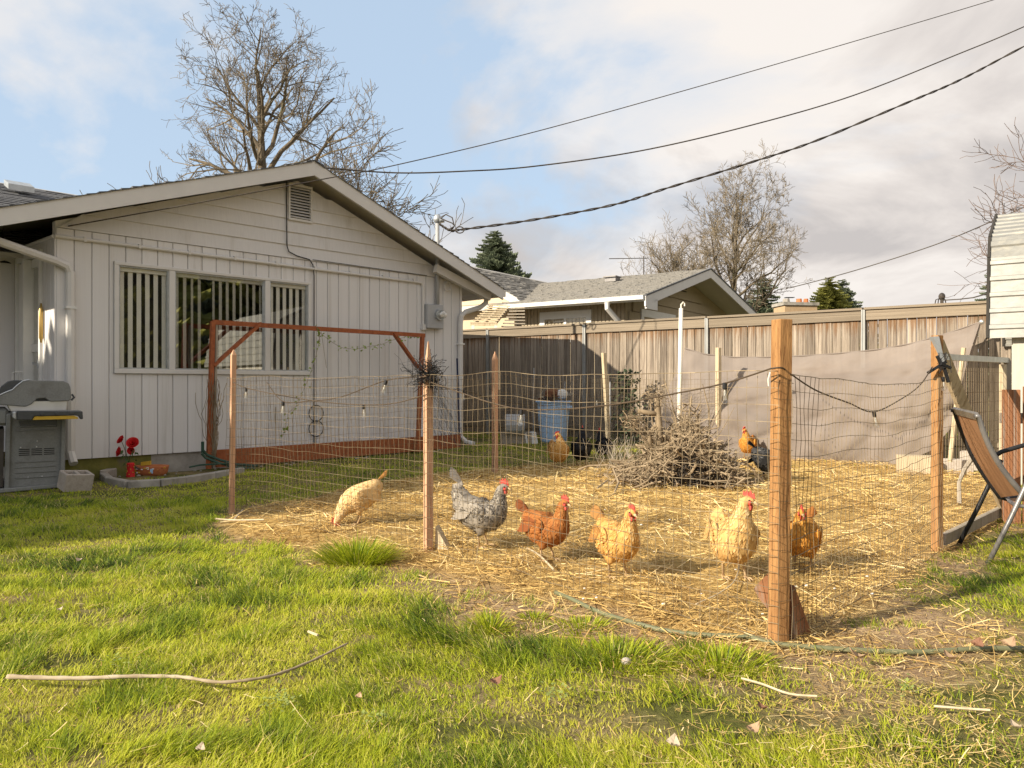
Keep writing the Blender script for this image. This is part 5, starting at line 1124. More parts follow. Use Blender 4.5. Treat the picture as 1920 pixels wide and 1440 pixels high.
# ================================================================== HENS
def hen(label, loc, heading, h=.46, pose='stand', mats=None, yaw=0.0, seed=1, comb=1.0, barred=False, legs=True, tail_up=1.0):
    """local frame: x forward, z up, built at .46 m standing height and scaled"""
    r = random.Random(seed); s = h / .46; bm_, fm_, tm_ = mats
    if pose == 'stand':
        sp = [(-.215, .315, .02, .03), (-.18, .30, .05, .06), (-.13, .265, .085, .095), (-.07, .235, .112, .118), (-.005, .222, .122, .122), (.055, .232, .112, .115), (.098, .262, .088, .095), (.118, .302, .062, .066), (.126, .345, .046, .048), (.131, .385, .037, .038), (.138, .413, .033, .033), (.156, .428, .030, .028), (.177, .425, .020, .019), (.190, .420, .007, .008)]
    elif pose == 'tailup':
        sp = [(-.20, .44, .018, .03), (-.188, .395, .04, .048), (-.155, .32, .072, .078), (-.088, .252, .108, .112), (-.01, .222, .122, .122), (.055, .232, .112, .115), (.098, .262, .088, .095), (.118, .302, .062, .066), (.126, .345, .046, .048), (.131, .385, .037, .038), (.138, .413, .033, .033), (.156, .428, .030, .028), (.177, .425, .020, .019), (.190, .420, .007, .008)]
    elif pose == 'peck':
        sp = [(-.20, .37, .02, .03), (-.17, .345, .05, .06), (-.12, .30, .085, .095), (-.06, .26, .11, .115), (.0, .228, .12, .122), (.055, .205, .11, .112), (.10, .178, .085, .09), (.135, .140, .06, .064), (.158, .105, .046, .048), (.172, .075, .037, .038), (.182, .052, .033, .032), (.192, .035, .028, .027), (.199, .018, .018, .018), (.203, .006, .006, .006)]
    else:   # alert: upright chest and neck
        sp = [(-.175, .25, .02, .03), (-.15, .245, .055, .06), (-.105, .225, .09, .10), (-.05, .20, .112, .12), (.0, .205, .12, .13), (.04, .235, .112, .118), (.066, .278, .088, .09), (.078, .322, .062, .062), (.084, .362, .046, .046), (.088, .396, .037, .037), (.096, .420, .033, .032), (.114, .432, .030, .027), (.134, .428, .020, .018), (.147, .423, .007, .008)]
    n0 = 7; cx0, cz0 = sp[n0][0], sp[n0][1]
    def yawp(p, i):
        if i < n0: return p
        q = min(1, (i - n0 + 1) / 3) * yaw; x, y = p.x - cx0 * .8, p.y; return Vector((cx0 * .8 + x * math.cos(q) - y * math.sin(q), x * math.sin(q) + y * math.cos(q), p.z))
    NS = 16; rr = []; info = []
    for i, (x, z, ry, rz) in enumerate(sp):
        a = sp[max(i - 1, 0)]; b = sp[min(i + 1, len(sp) - 1)]; tx, tz = b[0] - a[0], b[1] - a[1]; L = math.hypot(tx, tz); tx, tz = tx / L, tz / L; row = []
        for k in range(NS):
            g = 2 * math.pi * k / NS; wob = 1 + (.018 * r.uniform(-1, 1) if 1 < i < 10 else 0)
            yy = ry * math.cos(g) * wob; nn = rz * math.sin(g) * wob; p = Vector((x - tz * nn, yy, z + tx * nn)); row.append(yawp(p, i) * s)
        rr.append(row)
    root = thing('hen', label, 'hen', tuple(loc), heading, 'hens in the straw run')
    body = MB().rings(rr).build('body', bm_, root, local=True, smooth=True)
    # feathers laid over the body, each a small leaf blade pointing back
    C = []; f = MB(); tint = []
    for i in range(1, 10):
        dens = 110 if 2 < i < 7 else 60
        for k in range(int(dens * (1.5 if barred else 1.2))):
            q, g = r.random(), r.random() * NS; k0 = int(g) % NS; k1 = (k0 + 1) % NS; gg = g - int(g)
            p = (rr[i][k0].lerp(rr[i][k1], gg)).lerp(rr[i + 1][k0].lerp(rr[i + 1][k1], gg), q)
            back = (rr[i][k0] - rr[i + 1][k0]).normalized(); sd = (rr[i][k1] - rr[i][k0]).normalized(); nn = sd.cross(back).normalized()
            cen = Vector((sp[i][0], 0, sp[i][1])) * s
            if nn.dot(p - cen) < 0: nn = -nn
            ln = s * r.uniform(.020, .034) * (1 if i > 2 else 1.3); wd = s * r.uniform(.0045, .0080); lift = s * r.uniform(.0005, .0045)
            back = (back + Vector((0, 0, -.25)) + sd * r.gauss(0, .18)).normalized(); p0 = p + nn * .002 * s
            i0 = len(f.v); f.v += [tuple(p0), tuple(p0 + back * ln * .55 + sd * wd + nn * lift * .6), tuple(p0 + back * ln + nn * lift), tuple(p0 + back * ln * .55 - sd * wd + nn * lift * .6)]; f.f += [(i0, i0 + 1, i0 + 2, i0 + 3)]
            tn = r.gauss(.5, .15 if not barred else .36) + (.22 if i >= 7 else 0); tint += [tn, tn, tn + .25 if not barred else 1 - tn, tn]
    for sg in (-1, 1):                      # small feathers over the folded wings
        for k in range(110):
            tt = r.uniform(.02, .8); hh = .058 * (1 - abs(tt - .35) * .9); z_ = r.uniform(-1, 1); p = Vector((.05 - .20 * tt, sg * (.108 + .006 - .035 * tt + .019 * math.sqrt(1 - z_ * z_ * .9)), sp[4][1] + .045 + .018 * tt - .012 + hh * z_ * .9)) * s
            back = Vector((-.95, -sg * .12, -.12 + r.gauss(0, .12))).normalized(); sd = Vector((0, 0, 1)); nn = Vector((0, sg, .15)); ln = s * r.uniform(.022, .036); wd = s * r.uniform(.005, .0085); i0 = len(f.v)
            f.v += [tuple(p), tuple(p + back * ln * .55 + sd * wd + nn * .002 * s), tuple(p + back * ln + nn * .0035 * s), tuple(p + back * ln * .55 - sd * wd + nn * .002 * s)]; f.f += [(i0, i0 + 1, i0 + 2, i0 + 3)]
            tn = r.gauss(.45, .15 if not barred else .36); tint += [tn, tn, tn + .25 if not barred else 1 - tn, tn]
    pl_ = f.build('plumage', fm_, root, local=True, smooth=False, kind='stuff'); a = pl_.data.attributes.new('tint', 'FLOAT', 'POINT'); a.data.foreach_set('value', np.clip(tint, 0, 1).astype(np.float32))
    # tail fan
    tb = Vector((sp[0][0] + .03, 0, sp[0][1] + .01)) * s; m = MB()
    for k in range(11):
        q = (k - 5) / 5; up = tail_up * (.75 - .35 * abs(q)) ; d = Vector((-.75, q * .42, .35 + up * .55)).normalized(); ln = s * (.165 - .035 * abs(q)); w_ = s * .021; sd = Vector((0, .5, 0)) + Vector((.2, 0, .3)); sd = (sd - d * sd.dot(d)).normalized(); pts = [tb - d * .04 * s, tb + d * ln * .5, tb + d * ln * .9, tb + d * ln]
        for tt, ww in ((0, .4), (.5, 1), (.85, .95), (1.0, .25)): c = tb - d * .03 * s + d * ln * tt + Vector((0, 0, -.01 * tt * tt)) * s; m.v += [tuple(c - sd * w_ * ww), tuple(c + sd * w_ * ww)]
        i0 = len(m.v) - 8
        for e in range(3): m.f.append((i0 + 2 * e, i0 + 2 * e + 1, i0 + 2 * e + 3, i0 + 2 * e + 2))
    m.build('tail', tm_, root, local=True)
    # wings
    for sg in (-1, 1):
        m = MB(); w0 = Vector((.05, sg * .108, sp[4][1] + .045)); rw = []
        for tt, hh, dd in ((0, .012, .004), (.12, .045, .016), (.35, .06, .018), (.6, .052, .012), (.82, .034, .006), (1.0, .008, .002)):
            c = w0 + Vector((-.20 * tt, sg * (.006 - .035 * tt), .018 * tt - .012)); rw.append([(c + Vector((.15 * hh * math.sin(g), sg * dd * math.cos(g), hh * math.sin(g)))) * s for g in [2 * math.pi * j / 10 for j in range(10)]])
        wg = m.rings(rw).build('wing', bm_, root, local=True, smooth=True)
        q = MB()
        for k in range(7):      # flight feathers
            a0 = (w0 + Vector((-.06 - .012 * k, sg * (.012 - .006 * k / 3), .028 - .012 * k))) * s; dq = Vector((-.93, -sg * .20, .16 - .05 * k)).normalized(); uq = Vector((.1, 0, 1)); uq = (uq - dq * uq.dot(dq)).normalized(); oq = Vector((0, sg * .004, 0)) * s; i0 = len(q.v)
            for tt, ww in ((0, .5), (.5, 1), (.85, .9), (1, .2)): c_ = a0 + dq * .125 * s * tt + oq * (1 + k * .3); q.v += [tuple(c_ - uq * .011 * s * ww), tuple(c_ + uq * .011 * s * ww)]
            for e in range(3): q.f.append((i0 + 2 * e, i0 + 2 * e + 1, i0 + 2 * e + 3, i0 + 2 * e + 2))
        q.build('flight_feathers', tm_, wg, local=True, kind='stuff')
    # head parts
    hi = 11; hc = sum((v for v in rr[hi]), Vector()) / NS; fwd = (sum((v for v in rr[13]), Vector()) / NS - hc).normalized(); sdv = Vector((0, 0, 1)).cross(fwd); sdv = sdv.normalized() if sdv.length > .1 else Vector((0, 1, 0)); upv = fwd.cross(sdv).normalized()
    m = MB(); poly = []; base = hc + upv * .022 * s
    prof = [(-.035, .0), (-.038, .022), (-.026, .016), (-.022, .034), (-.008, .020), (-.002, .038), (.010, .020), (.018, .030), (.028, .010), (.034, .0)]
    m.prism([base + fwd * x * s + upv * (z * comb - .004) * s - sdv * .003 * s for x, z in prof], sdv * .006 * s); m.build('comb', REDC, root, local=True)
    for sg in (-1, 1):
        MB().ball(hc + fwd * .022 * s - upv * .03 * s + sdv * sg * .012 * s, .011 * s, .006 * s, .018 * s, 8, 5).build('wattle', REDC, root, local=True, smooth=True)
        MB().ball(hc + fwd * .012 * s + upv * .006 * s + sdv * sg * .027 * s, .0055 * s).build('eye', BLACK, root, local=True, smooth=True)
        MB().ball(hc + fwd * .014 * s - upv * .004 * s + sdv * sg * .0225 * s, .015 * s, .007 * s, .015 * s, 8, 5).build('face_patch', REDC, root, local=True, smooth=True)
    tip = hc + fwd * .062 * s - upv * .008 * s; b0 = hc + fwd * .03 * s
    m = MB(); m.rings([[b0 + (sdv * math.cos(g) * .011 + upv * math.sin(g) * .011) * s for g in [6.283 * j / 8 for j in range(8)]], [b0.lerp(tip, .55) + (sdv * math.cos(g) * .007 + upv * math.sin(g) * .007) * s for g in [6.283 * j / 8 for j in range(8)]], [tip + (sdv * math.cos(g) + upv * math.sin(g)) * .001 for g in [6.283 * j / 8 for j in range(8)]]]); m.build('beak', BEAK, root, local=True, smooth=True)
    if legs:
        for sg in (-1, 1):
            st_ = .02 * sg if pose != 'alert' else .03 * sg; hip = Vector((-.02, sg * .055, .18)); kn = Vector((.01, sg * .058, .105)); ank = Vector((-.012, sg * .056, .085)); ft = Vector((.008 + st_ * .6, sg * .055, .006))
            m = MB(); prof = [(hip + Vector((0, 0, .03)), .05), (hip, .055), (hip.lerp(kn, .6), .044), (kn, .026), (ank, .012)]
            m.rings([[(c + Vector((math.cos(g) * q, math.sin(g) * q * .85, 0))) * s for g in [6.283 * j / 10 for j in range(10)]] for c, q in prof]); m.build('thigh', bm_, root, local=True, smooth=True)
            m = MB(); m.tube([(kn.lerp(ank, .6)) * s, ank * s, ft * s + Vector((0, 0, .006))], [.008 * s, .0075 * s, .007 * s], 7)
            for a_, l_ in ((-.5, .05), (0, .062), (.5, .05), (3.14, .03)): m.tube([ft * s + Vector((0, 0, .004)), (ft + Vector((math.cos(a_) * l_ * .6, math.sin(a_) * l_ * .6, .006))) * s, (ft + Vector((math.cos(a_) * l_, math.sin(a_) * l_, -.004))) * s], [.006 * s, .005 * s, .0025 * s], 5)
            m.build('leg', BEAK, root, local=True, smooth=True)
    return root
REDC = pm('comb_red', (.48, .05, .04), (.62, .11, .08), scale=60, rough=.6); BEAK = pm('beak_horn', (.45, .30, .16), (.60, .44, .26), scale=20, rough=.5)
def hmats(nm, a, b, c, tail=None):
    lo = tuple(x * .62 for x in a); return (pm(nm + '_body', a, b, scale=14, rough=.9, bump=.5, trans=.1), attr_mat(nm + '_feathers', [(0, lo), (.4, a), (.75, b), (1, c)], rough=.75, trans=.2), pm(nm + '_tail', tail or a, b if not tail else tail, scale=20, rough=.8, trans=.15))
BUFF = hmats('buff', (.52, .26, .06), (.72, .44, .15), (.80, .58, .27), (.40, .20, .06))
PBUFF = hmats('pale_buff', (.66, .42, .17), (.80, .60, .32), (.86, .72, .46))
CREAMH = hmats('cream_buff', (.56, .33, .11), (.70, .48, .20), (.78, .60, .32))
GOLD = hmats('gold', (.46, .19, .03), (.62, .31, .06), (.68, .40, .12), (.33, .13, .03))
RED = hmats('red_brown', (.30, .10, .025), (.44, .18, .05), (.50, .24, .08), (.25, .08, .025))
BARR = hmats('barred', (.09, .08, .07), (.44, .39, .325), (.74, .68, .58), (.36, .32, .27))
BW = hmats('speckled', (.02, .02, .022), (.10, .10, .10), (.72, .70, .66), (.03, .03, .03))
BLK = hmats('black', (.010, .010, .012), (.02, .02, .024), (.05, .05, .06))
def hd(x, y): return math.atan2(y, x)
hen('pale buff hen pecking with its tail raised behind the wire left of the netted stake', GG(672, 992), hd(-.85, -.35), .43, 'peck', PBUFF, seed=1, tail_up=1.2)
hen('grey barred hen with a red comb facing right in the straw', GG(905, 1040), hd(.93, -.3), .46, 'tailup', BARR, seed=2, barred=True, tail_up=2.0, comb=1.25)
hen('reddish brown hen in the straw right of the barred hen', GG(1026, 1066), hd(.72, -.62), .42, 'stand', RED, seed=3, comb=1.2)
hen('plump buff hen facing the wire between the brown hen and the pale upright hen', GG(1158, 1098), hd(.40, -.85), .44, 'stand', BUFF, seed=4)
hen('pale cream buff hen standing upright with an orange neck left of the corner post', GG(1376, 1106), hd(.12, -1), .50, 'alert', CREAMH, yaw=.85, seed=5)
hen('golden brown hen just right of the thick corner post', GG(1505, 1086), hd(-.55, -.8), .40, 'stand', GOLD, seed=6, yaw=.5, tail_up=1.2)
hen('golden hen standing upright at the back of the straw in front of the blue bin', GG(1048, 884), hd(.35, -.93), .50, 'alert', BUFF, yaw=-1.5, seed=7, comb=.8)
hen('small golden hen at the foot of the shade cloth facing left', GG(1402, 868), hd(-.55, -.8), .47, 'alert', GOLD, yaw=-.3, seed=8)
hen('black and white speckled hen half hidden behind the corner post', GG(1440, 912), hd(.9, .4), .50, 'peck', BW, seed=9, barred=True)
hen('black hen standing at the back of the run right of the golden hen', GG(1090, 880), hd(.2, .9), .54, 'alert', BLK, seed=10)
hen('slim black hen next to the leaning grey brown stake', GG(1130, 864), hd(-.3, .9), .46, 'alert', BLK, seed=11)

# ================================================================== BRUSH PILE
r = random.Random(17); bc = GG(1280, 915); BP = thing('brush_pile', 'heap of dry cut branches and twigs around the white pole', 'brush pile', tuple(bc))
bm1, bm2 = MB(), MB()
def bh(x): return .56 * math.exp(-((x - .06) / .30) ** 2) + .27 * math.exp(-(x / .70) ** 4) + .07 * math.sin(x * 17)
for i in range(1250):
    x = max(-.85, min(.9, r.gauss(.02, .36))); y = r.uniform(-.45, .75); top = bh(x) * max(.1, 1 - (max(y, 0) / 1.0) ** 2 - (max(-y, 0) / .5) ** 2 * .55); z = r.random() ** .7 * top + .02
    p = bc + Vector((x, y, z)); d = Vector((r.gauss(0, 1), r.gauss(0, .7), r.gauss(0, .42))).normalized(); L = r.uniform(.12, .48); rad = r.choice((.003, .004, .005, .007, .010, .014)); pts = [p - d * L / 2]; dd = d.copy()
    for k in range(4): dd = (dd + Vector((r.gauss(0, .28), r.gauss(0, .28), r.gauss(0, .25)))).normalized(); pts.append(pts[-1] + dd * L / 4)
    for q in pts: q.z = max(q.z, gzf(q.x, q.y) + .01)
    (bm1 if rad > .007 else bm2).tube(pts, [rad, rad, rad * .85, rad * .8, rad * .6], 5 if rad > .007 else 3)
for i in range(46):
    x = r.gauss(.03, .26); p = bc + Vector((x, r.uniform(-.2, .4), .05)); d = Vector((r.gauss(0, .35), r.gauss(0, .25), 1)).normalized(); L = (bh(x) + .02) * r.uniform(.9, 1.45); pts = [p]; rad = r.choice((.006, .008, .012))
    for k in range(4): d = (d + Vector((r.gauss(0, .22), r.gauss(0, .22), 0))).normalized(); pts.append(pts[-1] + d * L / 4)
    bm1.tube(pts, [rad, rad, rad * .85, rad * .7, rad * .4], 5)
bm1.build('cut_branches', BRUSH, BP, kind='stuff'); bm2.build('fine_twigs', BRUSH, BP, kind='stuff')
lm = MB()
for i in range(1100):
    x = r.uniform(-.7, .75); y = r.uniform(-.45, .3); z = r.random() ** .8 * bh(x) * .9 + .02; c = bc + Vector((x, y, z)); a = Vector((r.gauss(0, 1), r.gauss(0, 1), r.gauss(0, .6))).normalized(); b = a.orthogonal().normalized(); s = r.uniform(.012, .032); n_ = a.cross(b)
    i0 = len(lm.v); lm.v += [tuple(c), tuple(c + (a + b) * s * .6 + n_ * s * .3), tuple(c + a * s * 1.4), tuple(c + (a - b) * s * .6)]; lm.f += [(i0, i0 + 1, i0 + 2), (i0, i0 + 2, i0 + 3)]
lm.build('dead_leaves', BRUSH, BP, kind='stuff')
lm = MB()
for i in range(1500):
    x = r.gauss(.02, .2); y = r.uniform(-.46, .1); z = r.random() * .33 * math.exp(-(x / .4) ** 2) + .02; c = bc + Vector((x, y, z)); a = Vector((r.gauss(0, 1), r.gauss(0, 1), r.gauss(0, .6))).normalized(); b = a.orthogonal().normalized(); s = r.uniform(.012, .03); n_ = a.cross(b)
    i0 = len(lm.v); lm.v += [tuple(c), tuple(c + (a + b) * s * .6 + n_ * s * .3), tuple(c + a * s * 1.4), tuple(c + (a - b) * s * .6)]; lm.f += [(i0, i0 + 1, i0 + 2), (i0, i0 + 2, i0 + 3)]
lm.build('dark_leaves', pm('dark_dead_leaf', (.035, .03, .026), (.09, .075, .06), rough=.9), BP, kind='stuff')
lg = MB(); Z_ = 8.9; lg.tube([P(1240, 858, Z_), P(1236, 800, Z_), P(1233, 770, Z_), P(1231, 745, Z_)], [.045, .04, .038, .03], 7); lg.tube([P(1234, 776, Z_), P(1215, 774, Z_), P(1196, 770, Z_)], [.035, .03, .026], 7); lg.build('forked_log', BRUSH, BP, smooth=True)
lg = MB(); lg.tube([P(1222, 838, Z_), P(1216, 812, Z_), P(1226, 800, Z_), P(1238, 796, Z_)], [.03, .028, .025, .02], 6); lg.build('bent_branch', BRUSH, BP, smooth=True)
m = MB()
for cx, cy, n_ in ((1188, 790, 90), (1228, 742, 60), (1287, 800, 80), (1215, 810, 50)):
    for i in range(n_):
        p = P(cx, cy, Z_) + Vector((r.gauss(0, .06), r.gauss(0, .06), r.gauss(0, .05))); pts = [p]
        for k in range(3): p = p + Vector((r.gauss(0, .03), r.gauss(0, .03), r.gauss(0, .025))); pts.append(p)
        m.tube(pts, r.choice((.002, .003, .006)), 3, cap=False)
m.build('twig_clump', BRUSH, BP, kind='stuff')
for pts, rad in ((((1150, 880, 8.6), (1160, 905, 8.4), (1152, 925, 8.0), (1115, 942, 7.85)), .013), (((1140, 900, 8.2), (1120, 915, 8.0)), .010), (((1085, 880, 9.5), (1105, 873, 9.4), (1140, 872, 9.2), (1190, 885, 8.8)), .012), (((1370, 865, 8.8), (1400, 872, 8.6), (1415, 880, 8.5)), .012), (((1380, 870, 8.7), (1370, 890, 8.4), (1360, 915, 8.1)), .009)):
    m = MB(); m.tube([P(*p) for p in pts], [rad, rad, rad * .8, rad * .6][:len(pts)], 5); m.build('stray_branch', BRUSH, BP)
m = MB()
for i in range(110):                          # grey weed stalks left of the pile
    b = GG(1165 + r.gauss(0, 30), 880 + r.uniform(-20, 20)); p = Vector(b); pts = [p]
    for k in range(4): p = p + Vector((r.gauss(0, .04), r.gauss(0, .04), r.uniform(.04, .13))); pts.append(p)
    m.tube(pts, .0022, 3, cap=False)
tag(m.build('dry_weeds', GREYW), 'fine grey dry weed stalks standing left of the brush pile', 'dry weeds')
m = MB(); ev = random.Random(3)
for i in range(420):
    b = P(1175 + ev.gauss(0, 14), 760, 14.2); p = Vector((b.x, b.y, ev.uniform(.1, 1.45))); a = Vector((ev.gauss(0, 1), ev.gauss(0, 1), ev.gauss(0, .7))).normalized(); b2 = a.orthogonal().normalized(); s = .035
    i0 = len(m.v); m.v += [tuple(p), tuple(p + (a + b2) * s), tuple(p + a * s * 2), tuple(p + (a - b2) * s)]; m.f.append((i0, i0 + 1, i0 + 2, i0 + 3))
tag(m.build('ivy_shrub', pm('ivy_leaf', (.022, .035, .016), (.05, .065, .03), scale=20, rough=.7)), 'dark green ivy shrub climbing the board fence behind the brush pile', 'shrub')

# ================================================================== BIN AND THINGS NEAR THE FENCE
bb_ = P(1038, 822, 15.0); bb_.z = gzf(bb_.x, bb_.y); BN = thing('blue_bin', 'tall light blue plastic bin heaped with scrap at the fence', 'bin', tuple(bb_))
nb_ = 20; m = MB(); m.rings([[bb_ + Vector((math.cos(6.283 * j / nb_) * q * (1 + .012 * (j % 2)), math.sin(6.283 * j / nb_) * q * (1 + .012 * (j % 2)), z)) for j in range(nb_)] for q, z in ((.25, 0), (.26, .02), (.325, .76), (.335, .78))], cap=True); m.build('tub', BLUE, BN)
m = MB(); m.tube([bb_ + Vector((math.cos(6.283 * j / 20) * .34, math.sin(6.283 * j / 20) * .34, .78)) for j in range(21)], .018, 6); m.build('rim', BLUE, BN)
for a in (-.5, 2.2): MB().obox(bb_ + Vector((math.cos(a) * .33, math.sin(a) * .33 - .02, .68)), (.06, 0, 0), (0, .04, 0), (0, 0, .03)).build('handle', BLUE, BN)
sc = thing('scrap_heap', 'brown and grey scrap wood and cloth heaped on the blue bin', 'scrap', (bb_.x, bb_.y, bb_.z + .79)); r = random.Random(6)
for i in range(16):
    p = bb_ + Vector((r.gauss(0, .12), r.gauss(0, .10), .82 + abs(r.gauss(0, .09)))); d = Vector((r.gauss(0, 1), r.gauss(0, .6), r.gauss(0, .3))).normalized() * r.uniform(.06, .2)
    MB().beam(p - d, p + d, r.uniform(.02, .08), r.uniform(.015, .05)).build('scrap_piece', r.choice((INK, INK, GREYW, DCABLE, PALEW)), sc)
MB().ball(bb_ + Vector((.16, -.08, .93)), .12, .1, .10, 8, 5).build('cloth_wad', PALE, sc); MB().ball(bb_ + Vector((-.03, -.06, .95)), .15, .1, .09, 8, 5).build('brown_sack', INK, sc)
m = MB(); m.tube([bb_ + Vector((-.30, 0, .85)), bb_ + Vector((-.05, -.02, 1.22)), bb_ + Vector((.02, -.02, 1.25)), bb_ + Vector((.08, 0, 1.0))], .008, 5)
for k in range(6): m.tube([bb_ + Vector((-.30 + .05 * k, 0, .85 + .07 * k)), bb_ + Vector((.06 - .01 * k, 0, 1.0 + .03 * k))], .004, 3)
m.build('wire_cage', GREYW, sc)
q = P(962, 812, 14.6); q.z = gzf(q.x, q.y); m = MB(); TUB = thing('grey_tub', 'pale grey plastic tub lying against the fence left of the blue bin', 'tub', tuple(q))
m.rings([[q + Vector((x, .2 * math.cos(6.283 * j / 12), .36 + .2 * math.sin(6.283 * j / 12))) for j in range(12)] for x in (-.15, -.13, .22)]); m.build('tub', METALG, TUB)
m = MB(); m.obox(q + Vector((.05, .12, .09)), (.3, 0, 0), (0, .14, 0), (0, 0, .12)); m.build('crate_under', GREYW, TUB)
q = P(993, 818, 14.7); q.z = gzf(q.x, q.y); m = MB(); m.obox(q + Vector((0, 0, .10)), (.11, .03, .01), (-.03, .1, 0), (-.02, 0, .11)); tag(m.build('white_pail', PALE), 'small white box on the grass beside the blue bin', 'box')
for px, tp in ((1000, 690), (1058, 715), (1143, 716)):
    q = P(px, 815, 15.2 if px != 1143 else 13.6); q.z = .05; m = MB(); m.tube([q, P(px + 1, tp, q.y)], .013, 5); tag(m.build('thin_rod', METALG), {1000: 'thin pale rod standing left of the blue bin', 1058: 'thin pale rod rising from behind the blue bin', 1143: 'thin white rod beside the leaning grey brown stake'}[px], 'rod')
m = MB(); q = P(862, 830, 13.9); m.beam(Vector((q.x, q.y, .05)), P(857, 672, 13.9), .04, .03); tag(m.build('dark_bar', pm('navy_bar', (.02, .025, .06), (.03, .035, .08))), 'dark navy bar leaning at the right corner of the house', 'bar')

# ================================================================== GRILL
gb = Vector((-5.33, 8.55, 0)); gb.z = gzf(gb.x, gb.y); ga = math.atan2(.56, .83)
GRL = thing('gas_grill', 'grey gas grill with hooded lid and yellow edged side shelf by the porch', 'grill', tuple(gb), ga)
sc_ = .00585
def gp(px, py): return ((px - 60) * sc_, (922 - py) * sc_)
def gprism(name, pts, y0, y1, mat, bev=.008, parent=GRL):
    return MB().prism([(gp(*p)[0], y0, gp(*p)[1]) for p in pts], (0, y1 - y0, 0)).build(name, mat, parent, local=True, bev=bev)
D = .95
hood = [(-3, 748), (4, 741), (15, 735), (26, 730), (33, 722), (42, 714), (54, 711), (110, 712), (119, 717), (122, 728), (123, 744), (120, 751), (88, 752), (79, 745), (66, 746), (58, 756), (48, 761), (8, 757), (-3, 754)]
gprism('hood_end', hood, .0, .06, GRILLG); gprism('hood_end', hood, D - .06, D, GRILLG)
lidc = [(-6, 748), (2, 738), (10, 722), (20, 713), (30, 710.5), (108, 713), (117, 718), (119, 744), (118, 749), (-4, 751)]
HL = gprism('hood_lid', lidc, .061, D - .061, GRILLD)
hp2 = [(-3, 746), (5, 739.5), (16, 733.5), (27, 728.5), (34, 720.5), (43, 712.5), (54, 709.5)]
m = MB(); m.tube([(gp(*p)[0], -.004, gp(*p)[1]) for p in hp2], .007, 5); m.build('silver_edge', SILVER, GRL, local=True)
for p_, s_ in (((21, 727), .035), ((5, 741), .03)):
    x, z = gp(*p_); m = MB(); m.ball((x - .03, .10, z + .01), s_, .02, s_ * .9, 10, 5); m.build('lid_badge', SILVER, GRL, local=True)
m = MB(); m.tube([(gp(124, 742)[0], .02, gp(124, 738)[1]), (gp(128, 744)[0], .02, gp(128, 744)[1]), (gp(123, 751)[0], .02, gp(123, 750)[1])], .012, 6); m.build('hinge', GRILLD, GRL, local=True)
gprism('firebox', [(14, 750), (118, 750), (116, 770), (24, 770)], .03, D - .03, SILVER)
gprism('cabinet', [(18, 772), (114, 772), (110, 914), (16, 914)], .07, D - .07, GRILLG)
for x0, x1 in ((14, 24), (104, 114)): gprism('corner_post', [(x0 + 3, 775), (x1 + 1, 775), (x1 - 2, 916), (x0, 916)], .03, .0695, GRILLG)
gprism('base', [(4, 914), (121, 911), (121, 918), (6, 922)], .0, D, GRILLG)
for y_ in (798, 806, 866, 876, 886, 896): gprism('panel_rib', [(32, y_), (98, y_), (98, y_ + 1.6), (32, y_ + 1.6)], .060, .0695, GRILLG, bev=.002)
gprism('panel_recess', [(37, 788), (100, 788), (100, 801), (40, 801)], .066, .0695, GRILLD)
for rr_ in range(4):
    for c_ in range(3): gprism('vent_slot', [(37 + c_ * 20.5, 842 + rr_ * 3.6), (54.5 + c_ * 20.5, 842 + rr_ * 3.6), (54.5 + c_ * 20.5, 843.6 + rr_ * 3.6), (37 + c_ * 20.5, 843.6 + rr_ * 3.6)], .066, .0695, BLACK, bev=0)
for p_ in ((67, 828), (40, 839), (66, 839), (52, 896.5), (75, 896)): x, z = gp(*p_); MB().ball((x, .066, z), .009, .006, .009, 8, 4).build('bolt', SILVER, GRL, local=True)
# side shelf reaches towards the camera
sh_ = [(33, 767), (138, 770), (139, 785), (134, 785), (131, 779), (124, 777.5), (60, 777.5), (56, 784.5), (33, 784)]
gprism('side_shelf', sh_, -.30, -.24, GRILLD, .006); gprism('shelf_top', [(25, 768.5), (137, 769), (137, 773), (25, 773)], -.239, .02, GRILLG, .006)
gprism('yellow_strip', [(60.5, 778), (124, 778), (130, 781), (131, 784.5), (57, 784.5)], -.29, -.25, YELLOW, .002)
for x0 in (68, 92, 116): gprism('tool_hook', [(x0, 771.5), (x0 + 8, 771.5), (x0 + 6, 776.5), (x0 + 2, 776.5)], -.312, -.301, GRILLD, .003)
gprism('shelf_bracket', [(26, 769), (32, 769), (32, 784), (26, 780)], -.30, .0, GALV)
gprism('control_panel', [(-45, 764), (21, 764), (21, 797), (-45, 793)], .05, D - .05, GRILLG, .03)
gprism('front_panel', [(-18, 803), (14, 803), (12, 912), (-18, 912)], .06, D - .06, DCABLE, .003)
gprism('side_shelf', [(33, 767), (138, 770), (138, 780), (33, 780)], D + .01, D + .3, GRILLG, .006)
cb = block('cinder_block', 'grey concrete cinder block tilted on the ground beside the grill', CINDER, 139, 921, .30, .19, .20, 52, tilt=12, dz=.02)

